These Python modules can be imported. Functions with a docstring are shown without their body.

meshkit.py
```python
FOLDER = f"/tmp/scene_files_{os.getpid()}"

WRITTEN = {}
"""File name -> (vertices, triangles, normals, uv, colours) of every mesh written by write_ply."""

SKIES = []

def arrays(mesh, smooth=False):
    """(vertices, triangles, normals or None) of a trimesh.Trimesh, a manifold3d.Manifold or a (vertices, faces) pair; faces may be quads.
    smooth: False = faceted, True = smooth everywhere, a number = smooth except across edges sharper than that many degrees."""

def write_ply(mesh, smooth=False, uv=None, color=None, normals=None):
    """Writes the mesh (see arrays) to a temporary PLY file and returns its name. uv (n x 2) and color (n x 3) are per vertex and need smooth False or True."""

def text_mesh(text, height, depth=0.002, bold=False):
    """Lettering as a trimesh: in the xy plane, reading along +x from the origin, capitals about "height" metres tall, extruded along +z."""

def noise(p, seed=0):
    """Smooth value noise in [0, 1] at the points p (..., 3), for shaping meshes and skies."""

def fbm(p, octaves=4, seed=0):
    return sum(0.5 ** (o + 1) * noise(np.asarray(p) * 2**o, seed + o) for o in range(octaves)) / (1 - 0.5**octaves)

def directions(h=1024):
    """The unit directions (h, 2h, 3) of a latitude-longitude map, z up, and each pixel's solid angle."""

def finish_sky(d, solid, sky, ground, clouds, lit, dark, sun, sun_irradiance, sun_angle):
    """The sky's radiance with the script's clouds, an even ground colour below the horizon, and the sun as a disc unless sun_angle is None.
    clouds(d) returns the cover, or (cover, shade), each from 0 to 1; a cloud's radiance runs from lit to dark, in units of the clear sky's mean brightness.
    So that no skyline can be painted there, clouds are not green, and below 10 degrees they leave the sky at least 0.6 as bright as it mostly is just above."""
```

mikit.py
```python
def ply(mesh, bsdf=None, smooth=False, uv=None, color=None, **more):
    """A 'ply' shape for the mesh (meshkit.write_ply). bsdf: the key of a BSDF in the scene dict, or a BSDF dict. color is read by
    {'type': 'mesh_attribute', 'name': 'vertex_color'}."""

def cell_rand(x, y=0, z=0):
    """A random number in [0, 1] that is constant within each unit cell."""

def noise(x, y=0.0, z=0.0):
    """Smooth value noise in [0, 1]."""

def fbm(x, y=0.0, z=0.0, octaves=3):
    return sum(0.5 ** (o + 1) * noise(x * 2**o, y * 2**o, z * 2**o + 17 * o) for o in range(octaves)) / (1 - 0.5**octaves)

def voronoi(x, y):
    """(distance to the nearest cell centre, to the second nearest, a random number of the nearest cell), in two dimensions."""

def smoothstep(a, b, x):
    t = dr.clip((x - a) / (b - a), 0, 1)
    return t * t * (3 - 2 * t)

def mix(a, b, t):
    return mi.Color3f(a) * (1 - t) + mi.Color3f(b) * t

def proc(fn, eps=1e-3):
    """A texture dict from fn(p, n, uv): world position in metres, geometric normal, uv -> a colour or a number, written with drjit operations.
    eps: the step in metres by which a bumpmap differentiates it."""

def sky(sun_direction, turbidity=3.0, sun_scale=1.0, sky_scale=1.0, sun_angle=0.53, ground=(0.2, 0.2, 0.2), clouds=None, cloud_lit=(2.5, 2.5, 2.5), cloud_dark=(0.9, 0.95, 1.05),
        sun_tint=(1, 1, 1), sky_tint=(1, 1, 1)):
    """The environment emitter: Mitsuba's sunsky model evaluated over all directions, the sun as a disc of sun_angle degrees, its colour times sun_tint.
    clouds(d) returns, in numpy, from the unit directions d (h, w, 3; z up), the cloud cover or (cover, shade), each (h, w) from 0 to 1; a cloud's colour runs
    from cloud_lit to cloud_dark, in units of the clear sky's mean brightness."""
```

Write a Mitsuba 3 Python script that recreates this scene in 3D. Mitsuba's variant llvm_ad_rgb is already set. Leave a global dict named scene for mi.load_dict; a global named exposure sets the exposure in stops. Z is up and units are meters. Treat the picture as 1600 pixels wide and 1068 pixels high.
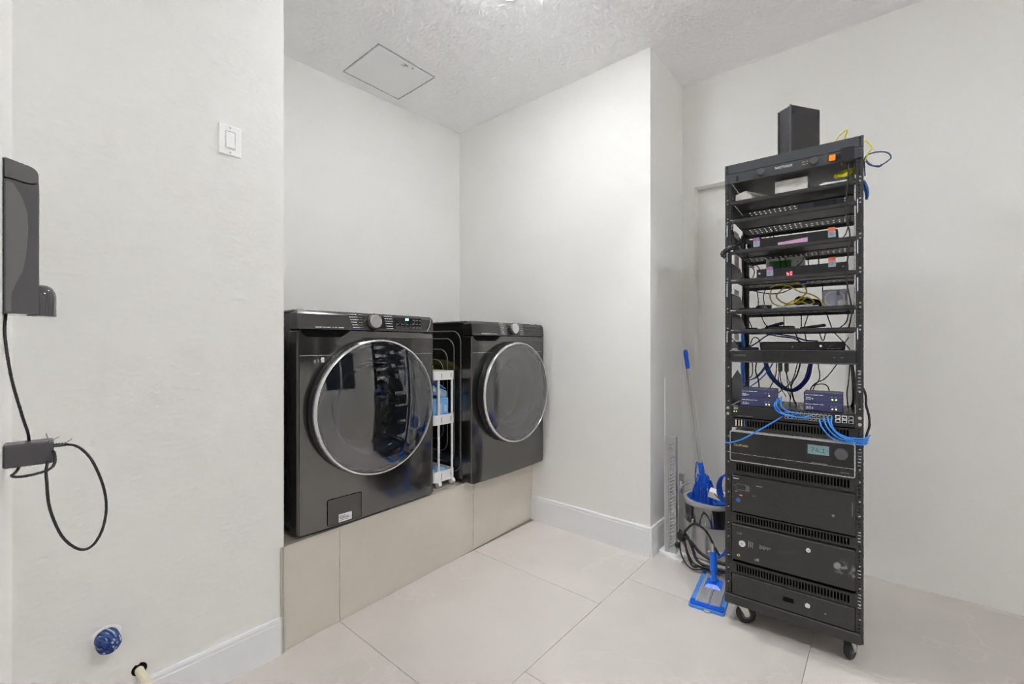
import math, random
import numpy as np, trimesh, mitsuba as mi, drjit as dr
import manifold3d as m3
from shapely.geometry import Polygon, box as sbox, Point
from shapely.ops import unary_union
import mikit, meshkit
from mikit import proc, noise, fbm, smoothstep, mix, voronoi, cell_rand

rng = random.Random(7)
T = mi.ScalarTransform4f
scene, labels = {}, {}

# ---------------------------------------------------------------- camera, light, exposure
YAW = math.radians(40.224)            # angle between the room's X axis and the viewing direction
CAM = [0.0, 0.0, 1.28]
scene['camera'] = {'type': 'perspective', 'fov': math.degrees(2 * math.atan(800 / 688.2)), 'fov_axis': 'x', 'near_clip': 0.02, 'far_clip': 50,
                   'principal_point_offset_y': -4.0 / 1068,
                   'to_world': T().look_at(origin=CAM, target=[math.cos(YAW), math.sin(YAW), 1.28], up=[0, 0, 1])}
SPOT_BEAM = 1.35                       # intensity of the narrow beam of the recessed light
exposure = 2.24
LAMP_SPOT, LAMP_MAIN, LAMP_REAR = 28.0, 15.6, 20.0     # radiance of the three round ceiling lights
CEIL = 3.076

# ---------------------------------------------------------------- materials
def mat(key, c, rough=.5, metallic=0.0, spec=.5, bump=None, bscale=.001, eps=1e-3, **kw):
    d = {'type': 'principled', 'base_color': {'type': 'rgb', 'value': list(c)} if isinstance(c, (tuple, list)) else c,
         'roughness': rough, 'metallic': metallic, 'specular': spec, **kw}
    if bump is not None:
        d = {'type': 'bumpmap', 'arbitrary': proc(bump, eps), 'scale': bscale, 'bsdf': d}
    scene[key] = {'type': 'twosided', 'bsdf': d}
    return key

def srgb(r, g, b):
    f = lambda v: (v / 255 / 12.92) if v / 255 <= .04045 else ((v / 255 + .055) / 1.055) ** 2.4
    return (f(r), f(g), f(b))

def emit(key, c, k):
    return {'type': 'area', 'radiance': {'type': 'rgb', 'value': [x * k for x in c]}}

WALL = srgb(228, 227, 224)
mat('paint_wall', WALL, .55, spec=.25)
mat('paint_wall_textured', WALL, .5, spec=.3)
mat('paint_ceiling', srgb(243, 243, 244), .7, spec=.2)
mat('paint_panel', srgb(238, 239, 240), .6, spec=.2)
mat('white_trim', srgb(226, 227, 229), .3, spec=.5)
def tile_fn(base, vein, seed):
    def fn(p, n, uv):
        a = fbm(p.x * 2.2 + seed, p.y * 2.2, p.z * 2.2, 4)
        w = fbm(p.x * 5 + 11 + seed, p.y * 5, p.z * 5, 4)
        v = smoothstep(.028, .0, dr.abs(w - .5)) * smoothstep(.45, .62, a)
        g = noise(p.x * 420, p.y * 420, p.z * 420)
        return mix(mix(base, [x * .93 for x in base], smoothstep(.35, .65, a)), vein, v * .13) * (0.985 + .03 * g)
    return fn
FLOORC = srgb(203, 196, 191)
for i in range(3):
    mat(f'floor_tile_{i}', proc(tile_fn(tuple(x * (1 + .02 * (i - 1)) for x in FLOORC), srgb(230, 224, 218), 3.7 * i)), .28, spec=.5)
    mat(f'riser_tile_{i}', proc(tile_fn(tuple(x * (1 + .015 * (i - 1)) for x in srgb(206, 199, 188)), srgb(216, 208, 196), 20 + 3.7 * i)), .16, spec=.5)
mat('grout', srgb(150, 141, 131), .9)
mat('cement', srgb(150, 140, 126), .8)
mat('edge_metal', srgb(196, 192, 184), .35, metallic=.6)
mat('can_white', (.35, .35, .35), .5)
mat('white_plastic', srgb(240, 240, 239), .3)
mat('steel', (.62, .61, .59), .28, metallic=1)
mat('zinc', (.66, .65, .58), .35, metallic=.9)
mat('chrome', (.78, .78, .80), .12, metallic=1)
mat('knob_steel', (.80, .79, .77), .32, metallic=.9)
mat('silver_paint', srgb(176, 178, 180), .35, metallic=.5)
mat('dark_chrome', (.22, .22, .23), .1, metallic=1)
mat('rubber', (.012, .012, .012), .5)
mat('black_gloss', (.010, .010, .011), .06, spec=.6)
mat('black_plastic', (.018, .018, .019), .35)
mat('black_hole', (.004, .004, .004), .9, spec=.1)
mat('cable_black', (.014, .014, .015), .4)
mat('grey_plastic', srgb(92, 90, 91), .28)
mat('grey_smoke', srgb(78, 77, 79), .12, spec=.6)
mat('grey_tank', srgb(104, 103, 103), .2, spec=.55)
mat('adapter_grey', srgb(76, 73, 78), .32)
def powder(p, n, uv):
    return mi.Color3f(.027, .027, .028) * (.85 + .3 * fbm(p.x * 60, p.y * 60, p.z * 60, 2))
mat('powder_black', proc(powder), .38, spec=.5)
mat('powder_blue_black', (.056, .059, .067), .36, spec=.5)
mat('panel_black', proc(lambda p, n, uv: mi.Color3f(.029, .028, .027) * (.9 + .2 * fbm(p.x * 90, p.y * 90, p.z * 90, 2))), .42, spec=.45)
mat('dark_metal', (.08, .082, .09), .4, spec=.5)
def brushed(p, n, uv):
    return mi.Color3f(.150, .147, .142) * (.96 + .08 * noise(p.x * 3, p.y * 3, p.z * 700))
mat('black_stainless', proc(brushed), .09, metallic=.95, clearcoat=.6, clearcoat_gloss=.98)
mat('panel_stainless', (.095, .093, .090), .14, metallic=.9, clearcoat=.5, clearcoat_gloss=.97)
mat('cabinet_black', (.010, .010, .010), .05, spec=.7)
mat('drum_metal', (.08, .085, .10), .25, metallic=.9)
mat('bowl_glass', (.10, .115, .14), .06, metallic=.6)
mat('gasket', (.02, .02, .022), .4)
scene['door_glass'] = {'type': 'thindielectric', 'int_ior': 1.95, 'specular_transmittance': {'type': 'rgb', 'value': [.30, .33, .40]}}
scene['clear_pane'] = {'type': 'thindielectric', 'int_ior': 1.5}
mat('print_white', (.62, .63, .66), .6)
mat('print_grey', (.20, .20, .21), .6)
mat('hatch_gap', srgb(150, 150, 150), .7)
mat('print_dim', (.10, .10, .105), .6)
mat('print_blue', (.05, .14, .32), .5)
mat('print_gold', (.55, .48, .22), .5)
mat('print_orange', (.55, .22, .04), .5)
mat('label_white', srgb(222, 222, 226), .5)
mat('label_grey', srgb(176, 180, 196), .5)
mat('tag_purple', srgb(168, 116, 176), .6)
mat('tag_orange', srgb(240, 124, 84), .6)
mat('tag_pink', srgb(226, 178, 214), .6)
mat('ext_blue', srgb(56, 58, 100), .4)
mat('ext_top', srgb(72, 73, 96), .4)
mat('device_black', srgb(31, 30, 34), .35)
mat('device_grey', srgb(74, 76, 86), .4)
mat('carton_white', srgb(236, 234, 230), .6)
mat('carton_side', srgb(214, 210, 202), .6)
mat('paper', srgb(226, 226, 232), .6)
mat('cable_yellow', srgb(214, 204, 40), .4)
mat('cable_olive', srgb(186, 172, 50), .4)
mat('cable_blue', srgb(44, 132, 220), .35)
mat('cable_navy', srgb(28, 48, 150), .35)
mat('cable_steelblue', srgb(44, 92, 160), .35)
mat('cable_slate', srgb(66, 84, 122), .4)
mat('cable_grey', srgb(110, 110, 110), .4)
mat('mop_blue', srgb(18, 88, 206), .35)
mat('mop_bright', srgb(22, 112, 240), .3)
mat('basket_blue', srgb(20, 82, 176), .35)
mat('bucket_grey', srgb(168, 168, 166), .3)
mat('bucket_white', srgb(214, 212, 206), .35)
def microfibre(p, n, uv):
    return mix(srgb(70, 130, 205), srgb(104, 156, 220), noise(p.x * 260, p.y * 260, p.z * 260))
mat('microfibre', proc(microfibre), .9, spec=.1, bump=lambda p, n, uv: noise(p.x * 300, p.y * 300, p.z * 300), bscale=.004)
mat('aluminium_ribbed', srgb(172, 172, 176), .6, metallic=.15)
def crumple(p, n, uv):
    d1, d2, w = voronoi(p.x * 190 + p.y * 60, p.z * 190)
    return mix(mix(srgb(24, 44, 104), srgb(62, 96, 168), w), srgb(190, 200, 222), smoothstep(.80, .92, w))
mat('blue_tape', proc(crumple), .25, spec=.6, bump=lambda p, n, uv: voronoi(p.x * 190 + p.y * 60, p.z * 190)[0], bscale=.008)
mat('plaster', srgb(232, 230, 226), .8)
mat('pvc_ivory', srgb(228, 220, 196), .35)
mat('pack_blue', srgb(120, 172, 224), .4)
mat('pack_pale', srgb(176, 200, 222), .4)
mat('cloth_yellow', srgb(176, 176, 50), .8)
mat('cloth_blue', srgb(140, 178, 214), .8)
mat('lcd', srgb(120, 150, 154), .3)
mat('lcd_digit', srgb(40, 84, 92), .4)
mat('window_frame', srgb(210, 210, 210), .4)
mat('window_dark', (.03, .033, .04), .08, spec=.5)

# ---------------------------------------------------------------- helpers
def unique(base):
    if base not in labels and base not in scene and not any(k.startswith(base + '__') for k in scene):
        return base
    i = 1
    while True:
        k = f'{base}_{i:03d}'
        if k not in labels and k not in scene and not any(q.startswith(k + '__') for q in scene):
            return k
        i += 1

def thing(name, label, cat, group=None, kind=None):
    k = unique(name)
    labels[k] = {'label': label, 'category': cat}
    if group: labels[k]['group'] = group
    if kind: labels[k]['kind'] = kind
    return k

def part(parent, name, mesh, m, label=None, smooth=False, M=None, emitter=None, kind=None, share=None, to=None):
    k = unique(f'{parent}__{name}')
    if share is not None:
        d = dict(share)
        d['to_world'] = T(np.asarray(to).tolist())
    else:
        if M is not None:
            mesh = mesh.copy(); mesh.apply_transform(M)
        d = mikit.ply(mesh, m, smooth)
    if emitter: d['emitter'] = emitter
    scene[k] = d
    if label or kind:
        labels[k] = {}
        if label: labels[k]['label'] = label
        if kind: labels[k]['kind'] = kind
    return k

def solo(name, mesh, m, label, cat, group=None, kind=None, smooth=False, M=None, emitter=None):
    k = thing(name, label, cat, group, kind)
    if M is not None:
        mesh = mesh.copy(); mesh.apply_transform(M)
    scene[k] = mikit.ply(mesh, m, smooth)
    if emitter: scene[k]['emitter'] = emitter
    return k

def struct(name, mesh, m, smooth=False):
    scene[name] = mikit.ply(mesh, m, smooth)
    labels[name] = {'kind': 'structure'}
    return name

def cat(*ms):
    return trimesh.util.concatenate([m for m in ms])

def box(x0, x1, y0, y1, z0, z1, c=0.0):
    c = min(c, .49 * min(abs(x1 - x0), abs(y1 - y0), abs(z1 - z0)))
    if c <= 0:
        b = trimesh.creation.box(extents=[x1 - x0, y1 - y0, z1 - z0])
        b.apply_translation([(x0 + x1) / 2, (y0 + y1) / 2, (z0 + z1) / 2])
        return b
    P = []
    for x, sx in ((x0, 1), (x1, -1)):
        for y, sy in ((y0, 1), (y1, -1)):
            for z, sz in ((z0, 1), (z1, -1)):
                P += [(x, y + sy * c, z + sz * c), (x + sx * c, y, z + sz * c), (x + sx * c, y + sy * c, z)]
    return trimesh.convex.convex_hull(np.array(P))

def obox(center, ex, ey, ez, size, c=0.0):
    """box of given size along three unit axes"""
    b = box(-size[0] / 2, size[0] / 2, -size[1] / 2, size[1] / 2, -size[2] / 2, size[2] / 2, c)
    M = np.eye(4); M[:3, 0] = ex; M[:3, 1] = ey; M[:3, 2] = ez; M[:3, 3] = center
    b.apply_transform(M)
    return b

def cyl(a, b, r, n=20, r2=None):
    a, b = np.array(a, float), np.array(b, float)
    r2 = r if r2 is None else r2
    h = np.linalg.norm(b - a)
    prof = [(0, 0), (r, 0), (r2, h), (0, h)]
    m = trimesh.creation.revolve(prof, sections=n)
    m.apply_transform(trimesh.geometry.align_vectors([0, 0, 1], (b - a) / h))
    m.apply_translation(a)
    return m

def lathe(prof, n=32):
    return trimesh.creation.revolve(np.array(prof, float), sections=n)

def spline(pts, per=6):
    p = np.array(pts, float)
    if len(p) < 3:
        return np.linspace(p[0], p[-1], per)
    q = np.vstack([2 * p[0] - p[1], p, 2 * p[-1] - p[-2]])
    out = []
    for i in range(1, len(q) - 2):
        a, b, c, d = q[i - 1:i + 3]
        for t in np.arange(per) / per:
            out.append(.5 * (2 * b + (c - a) * t + (2 * a - 5 * b + 4 * c - d) * t * t + (3 * b - a - 3 * c + d) * t ** 3))
    out.append(p[-1])
    return np.array(out)

def tube(pts, r, sides=8, per=6, smooth=True):
    p = spline(pts, per) if smooth else np.array(pts, float)
    t = np.gradient(p, axis=0); t /= np.linalg.norm(t, axis=1, keepdims=True) + 1e-12
    a = np.cross(t[0], [0, 0, 1.0] if abs(t[0][2]) < .9 else [1.0, 0, 0]); a /= np.linalg.norm(a)
    rings = []
    rr = np.broadcast_to(r, (len(p),))
    for i in range(len(p)):
        a = a - t[i] * np.dot(a, t[i]); a /= np.linalg.norm(a) + 1e-12
        b = np.cross(t[i], a)
        ang = np.arange(sides) * 2 * np.pi / sides
        rings.append(p[i] + rr[i] * (np.cos(ang)[:, None] * a + np.sin(ang)[:, None] * b))
    v = np.vstack(rings + [p[:1], p[-1:]])
    f = []
    n = len(p)
    for i in range(n - 1):
        for j in range(sides):
            k = (j + 1) % sides
            f += [[i * sides + j, i * sides + k, (i + 1) * sides + k], [i * sides + j, (i + 1) * sides + k, (i + 1) * sides + j]]
    for j in range(sides):
        k = (j + 1) % sides
        f += [[n * sides, k, j], [n * sides + 1, (n - 1) * sides + j, (n - 1) * sides + k]]
    return trimesh.Trimesh(v, f, process=False)

def extrude(poly, h):
    return trimesh.creation.extrude_polygon(poly, h, engine='earcut')

def axes(ex, ey, ez, o=(0, 0, 0)):
    M = np.eye(4); M[:3, 0] = ex; M[:3, 1] = ey; M[:3, 2] = ez; M[:3, 3] = o
    return M
FACE = axes([1, 0, 0], [0, 0, 1], [0, -1, 0])       # drawing plane -> (u, z) with extrusion towards the viewer (-d)

def plate(poly, d0, d1):
    """polygon in (u, z), from depth d0 (front) to d1 (back)"""
    m = extrude(poly, d1 - d0); m.apply_transform(FACE); m.apply_translation([0, d1, 0])
    return m

def rrect(x0, x1, y0, y1, r):
    r = min(r, .49 * (x1 - x0), .49 * (y1 - y0))
    return sbox(x0 + r, y0 + r, x1 - r, y1 - r).buffer(r, quad_segs=6)

def text(s, u, z, h, d, bold=False, depth=.0006):
    m = meshkit.text_mesh(s, h, depth, bold); m.apply_transform(FACE); m.apply_translation([u, d, z])
    return m

def prism(pts, z0, z1):
    m = extrude(Polygon(pts), z1 - z0); m.apply_translation([0, 0, z0]); return m

# ================================================================ the room
XE, YL, XR, XRB, YC, YB = .789, 1.916, 2.569, 2.577, 1.079, 2.763
SK = .0365                                               # the platform front is slightly out of square
def yplat(x): return YL + (x - XE) * SK
def yback(x): return YB - (x - XRB) * .0586
def xrack(y): return 3.122 + .015 * (YC - y)
SIDE = lambda y: .039 - .0617 * (YL - y)                 # the wall with the soap dispenser
# floor: slab plus large tiles with recessed joints
fl = struct('floor', box(-1.7, 3.35, -2.5, 3.0, -.12, -.004), 'grout')
rows = [(-2.5, -1.431, .75), (-1.431, -.596, .3), (-.596, .2395, .405), (.2395, 1.075, .45), (1.075, 1.955, 1.042)]
k = 0
for y0, y1, xs in rows:
    x = xs - 3 * .9
    while x < 3.3:
        a, b = max(x, -1.7), min(x + .9, 3.3)
        if b - a > .02 and not (y1 > 1.5 and a > 2.6):
            part(fl, 'tile', box(a + .0009, b - .0009, y0 + .0009, y1 - .0009, -.012, 0, .0008), f'floor_tile_{k % 3}')
            k += 1
        x += .9
SPOT = (2.17, .85)
def relief(nu, nv, fn):
    """grid over the unit square, fn(U, V) -> points; faces point along dU x dV"""
    U, V = np.meshgrid(np.linspace(0, 1, nu), np.linspace(0, 1, nv), indexing='ij')
    i = np.arange(nu * nv).reshape(nu, nv)
    q = np.stack([i[:-1, :-1], i[1:, :-1], i[1:, 1:], i[:-1, 1:]], -1).reshape(-1, 4)
    return trimesh.Trimesh(fn(U, V).reshape(-1, 3), np.vstack([q[:, [0, 1, 2]], q[:, [0, 2, 3]]]), process=False)
GX0, GX1, GY0, GY1 = .50, 3.20, -.45, 2.90             # the part of the ceiling that the view takes in
cl_ = (m3.Manifold.cube([5.05, 5.5, .1]).translate([-1.7, -2.5, CEIL]) - m3.Manifold.cylinder(.4, .062, .062, 48).translate([SPOT[0], SPOT[1], CEIL - .1])
       - m3.Manifold.cube([GX1 - GX0, GY1 - GY0, .008]).translate([GX0, GY0, CEIL - .004])).to_mesh()
def ceil_pts(U, V):
    y, x = GY0 + U * (GY1 - GY0), GX0 + V * (GX1 - GX0)
    P = np.stack([x, y, 0 * x], -1)
    w = meshkit.fbm(P * 9, 2, 3)[..., None] * .06
    a = meshkit.fbm((P + w) * [64, 56, 1], 3, 11)
    t_ = np.clip((a - .44) / .16, 0, 1); hgt = t_ * t_ * (3 - 2 * t_) * .0019 + (a - .5) * .0012
    e = np.minimum.reduce([x - GX0, GX1 - x, y - GY0, GY1 - y])
    for hx, hy, hr in ((1.709, 2.51, .235),): e = np.minimum(e, np.maximum(np.abs(x - hx), np.abs(y - hy)) - hr + .005)
    return np.stack([x, y, CEIL - hgt * np.clip(e / .02, 0, 1)], -1)
gr_ = relief(800, 650, ceil_pts)
gr_.update_faces(np.linalg.norm(gr_.triangles_center[:, :2] - SPOT, axis=1) > .066)
struct('ceiling', cat(trimesh.Trimesh(cl_.vert_properties[:, :3], cl_.tri_verts), gr_), 'paint_ceiling', 40)
def wall_pts(U, V):
    x, z = .039 + U * (XE - .039), V * CEIL
    P = np.stack([x, 0 * x, z], -1)
    h_ = (meshkit.fbm(P * [85, 1, 100], 2, 5) - .5) * .0021 + (meshkit.noise(P * 18, 8) - .5) * .0012
    return np.stack([x, YL - h_ * np.clip(np.minimum(x - .039, XE - x) / .012, 0, 1), z], -1)
struct('wall_left', cat(prism([(.039, YL + .002), (XE, YL + .002), (XE, 2.9), (.039, 2.9)], 0, CEIL), prism([(XE - .0005, YL), (XE, YL), (XE, YL + .003), (XE - .0005, YL + .003)], 0, CEIL), relief(190, 700, wall_pts)), 'paint_wall_textured', 40)
struct('wall_back', prism([(XE, yback(XE)), (XRB + .02, yback(XRB + .02)), (XRB + .02, 2.98), (XE, 2.98)], 0, CEIL), 'paint_wall')
struct('wall_column', prism([(XR, YC), (3.3, YC), (3.3, 2.98), (XRB, 2.98), (XRB, YB)], 0, CEIL), 'paint_wall')
wr = m3.Manifold.extrude(m3.CrossSection([[(xrack(YC + .05), YC + .05), (xrack(-2.5), -2.5), (3.34, -2.5), (3.34, YC + .05)]]), CEIL)
niche = m3.Manifold.extrude(m3.CrossSection([[(3.0, .998), (3.0, .13), (3.212, .13), (3.2, .998)]]), 2.358)
wr = (wr - niche).to_mesh()
struct('wall_right', trimesh.Trimesh(wr.vert_properties[:, :3], wr.tri_verts), 'paint_wall')
struct('wall_side', prism([(SIDE(YL) , YL + .6), (SIDE(YL), YL), (SIDE(.80), .80), (-.25, .80), (-.25, YL + .6)], 0, CEIL), 'paint_wall_textured')
struct('wall_entry', box(-1.7, -.25, .80, .9, 0, CEIL), 'paint_wall')
struct('wall_west', box(-1.75, -1.6, -2.5, .9, 0, CEIL), 'paint_wall')
rear = m3.Manifold.cube([5.0, .12, CEIL]).translate([-1.7, -2.52, 0]) - m3.Manifold.cube([1.0, .4, 1.15]).translate([1.95, -2.6, .95])
rear = rear.to_mesh()
struct('wall_rear', trimesh.Trimesh(rear.vert_properties[:, :3], rear.tri_verts), 'paint_wall')
w = struct('window_1', cat(box(1.95, 2.0, -2.47, -2.41, .95, 2.10), box(2.90, 2.95, -2.47, -2.41, .95, 2.10), box(2.0, 2.9, -2.47, -2.41, .95, 1.0), box(2.0, 2.9, -2.47, -2.41, 2.05, 2.10), box(2.425, 2.475, -2.47, -2.41, 1.0, 2.05)), 'window_frame')
part(w, 'pane', box(2.0, 2.425, -2.455, -2.447, 1.0, 2.05), 'window_dark')
part(w, 'pane', box(2.475, 2.9, -2.455, -2.447, 1.0, 2.05), 'window_dark')
# baseboards: flat board with a stepped cap
def base_profile(h): return Polygon([(0, 0), (.015, 0), (.015, h - .022), (.013, h - .018), (.013, h - .008), (.009, h), (0, h)])
def run_profile(prof, a, b, n):
    """profile (out, z) swept from a to b on the floor plan, n = outward direction"""
    a, b, n = np.array(a, float), np.array(b, float), np.array(n, float)
    L_ = np.linalg.norm(b - a); t = (b - a) / L_
    m = extrude(prof, L_)
    m.apply_transform(axes([n[0], n[1], 0], [0, 0, 1], [t[0], t[1], 0], [a[0], a[1], 0]))
    if np.dot(np.cross([n[0], n[1], 0], [0, 0, 1]), [t[0], t[1], 0]) < 0: m.invert()
    return m
struct('baseboard_left', run_profile(base_profile(.152), (.32, YL), (.772, YL), (0, -1)), 'white_trim')
struct('baseboard_column', cat(run_profile(base_profile(.178), (XR, YC - .015), (XR + .0037, YL + .062), (-1, 0)), run_profile(base_profile(.178), (XR - .015, YC), (3.11, YC), (0, -1))), 'white_trim')
struct('trim_1', cat(box(.774, .786, YL - .006, YL, .152, .437), box(.784, .790, YL - .012, YL, 0, .437)), 'edge_metal')
# laundry platform: block, three riser tiles, metal nosing
ZP = .436
pf = struct('platform', prism([(XE + .001, yplat(XE) + .012), (XR + .002, yplat(XR) + .012), (XRB - .001, YB - .002), (XE + .001, yback(XE) - .002)], 0, ZP - .001), 'cement')
for i, (a, b) in enumerate(((XE + .004, 1.041), (1.043, 1.941), (1.943, XR + .003))):
    part(pf, 'riser_tile', prism([(a, yplat(a)), (b, yplat(b)), (b, yplat(b) + .012), (a, yplat(a) + .012)], .002, ZP - .008), f'riser_tile_{i}')
part(pf, 'nosing', prism([(XE + .002, yplat(XE) - .002), (XR, yplat(XR) - .002), (XR, yplat(XR) + .02), (XE + .002, yplat(XE) + .02)], ZP - .007, ZP + .001), 'edge_metal')
# ceiling lights
def ceiling_light(x, y, r, k, label, dome=.0):
    t = thing('ceiling_light', label, 'light')
    ring = lathe([(r, .0), (r + .018, 0), (r + .016, -.022), (r, -.022), (r, 0)], 48); ring.apply_translation([x, y, CEIL])
    part(t, 'ring', ring, 'white_plastic', smooth=30)
    dsc = trimesh.creation.cylinder(radius=r, height=.012, sections=48); dsc.apply_translation([x, y, CEIL - .008])
    if dome:
        dsc = lathe([(.0001, -dome)] + [(r * math.sin(a), -.022 - (dome - .022) * math.cos(a)) for a in np.linspace(.15, 1.5708, 10)], 48); dsc.apply_translation([x, y, CEIL])
    part(t, 'diffuser', dsc, 'white_plastic', emitter=emit('', (.972, .998, 1.022), k))
t = thing('ceiling_light', 'small round recessed ceiling light nearest the server rack, just above the view', 'light')
m = lathe([(.058, .125), (.058, -.002), (.074, -.002), (.074, -.0005), (.0615, -.0005), (.0615, .128), (.0, .128), (.0, .125), (.058, .125)], 48); m.apply_translation([SPOT[0], SPOT[1], CEIL]); part(t, 'can', m, 'can_white', smooth=30)
m = trimesh.creation.cylinder(radius=.055, height=.006, sections=48); m.apply_translation([SPOT[0], SPOT[1], CEIL + .118]); part(t, 'diffuser', m, 'white_plastic', emitter=emit('', (.972, .998, 1.022), LAMP_SPOT))
scene['recessed_beam'] = {'type': 'spot', 'to_world': T().look_at(origin=[SPOT[0], SPOT[1], CEIL + .05], target=[SPOT[0], SPOT[1], 0], up=[0, 1, 0]), 'cutoff_angle': 27, 'beam_width': 15, 'intensity': {'type': 'rgb', 'value': [.972 * SPOT_BEAM, .998 * SPOT_BEAM, 1.022 * SPOT_BEAM]}}
ceiling_light(1.60, 1.37, .15, LAMP_MAIN, 'round white flush ceiling light above the laundry corner, at the top edge of the view', .075)
ceiling_light(.75, -1.05, .20, LAMP_REAR, 'round white flush ceiling light at the entry end of the room, out of view behind', .10)
# access hatch
t = thing('access_hatch', 'pale grey square access panel set in the ceiling above the washer', 'access panel')
part(t, 'panel', box(1.500, 1.918, 2.312, 2.708, CEIL - .006, CEIL - .0005, .002), 'paint_panel')
fr = sbox(1.4925, 2.3045, 1.9255, 2.7155).difference(sbox(1.495, 2.307, 1.923, 2.713))
m = extrude(fr, .004); m.apply_translation([0, 0, CEIL - .0045]); part(t, 'frame', m, 'hatch_gap')
m = cat(*[box(1.70 + dx, 1.70 + dx + .028, 2.335 + dy, 2.341 + dy, CEIL - .0066, CEIL - .0058) for dx, dy in ((0, 0), (.01, .011), (-.008, .022))])
part(t, 'stamp', m, 'print_grey'); part(t, 'latch', cyl((1.765, 2.335, CEIL - .0075), (1.765, 2.335, CEIL - .005), .005, 12), 'print_grey')
# light switch on the left wall
t = thing('light_switch', 'white rocker light switch plate on the left wall', 'light switch')
part(t, 'plate', box(.5515, .6285, YL - .006, YL, 2.002, 2.118, .003), 'white_plastic')
part(t, 'frame', plate(rrect(.5725, .6075, 2.026, 2.094, .003).difference(rrect(.5745, .6055, 2.028, 2.092, .002)), YL - .0066, YL - .004), 'silver_paint')
rk = trimesh.convex.convex_hull([(.5755, YL - .006, 2.029), (.6045, YL - .006, 2.029), (.5755, YL - .006, 2.091), (.6045, YL - .006, 2.091), (.5755, YL - .0125, 2.031), (.6045, YL - .0125, 2.031), (.5755, YL - .008, 2.090), (.6045, YL - .008, 2.090)])
part(t, 'rocker', rk, 'white_plastic')
for z in (2.013, 2.107): part(t, 'screw', cyl((.59, YL - .0075, z), (.59, YL - .005, z), .0032, 12), 'silver_paint')

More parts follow.
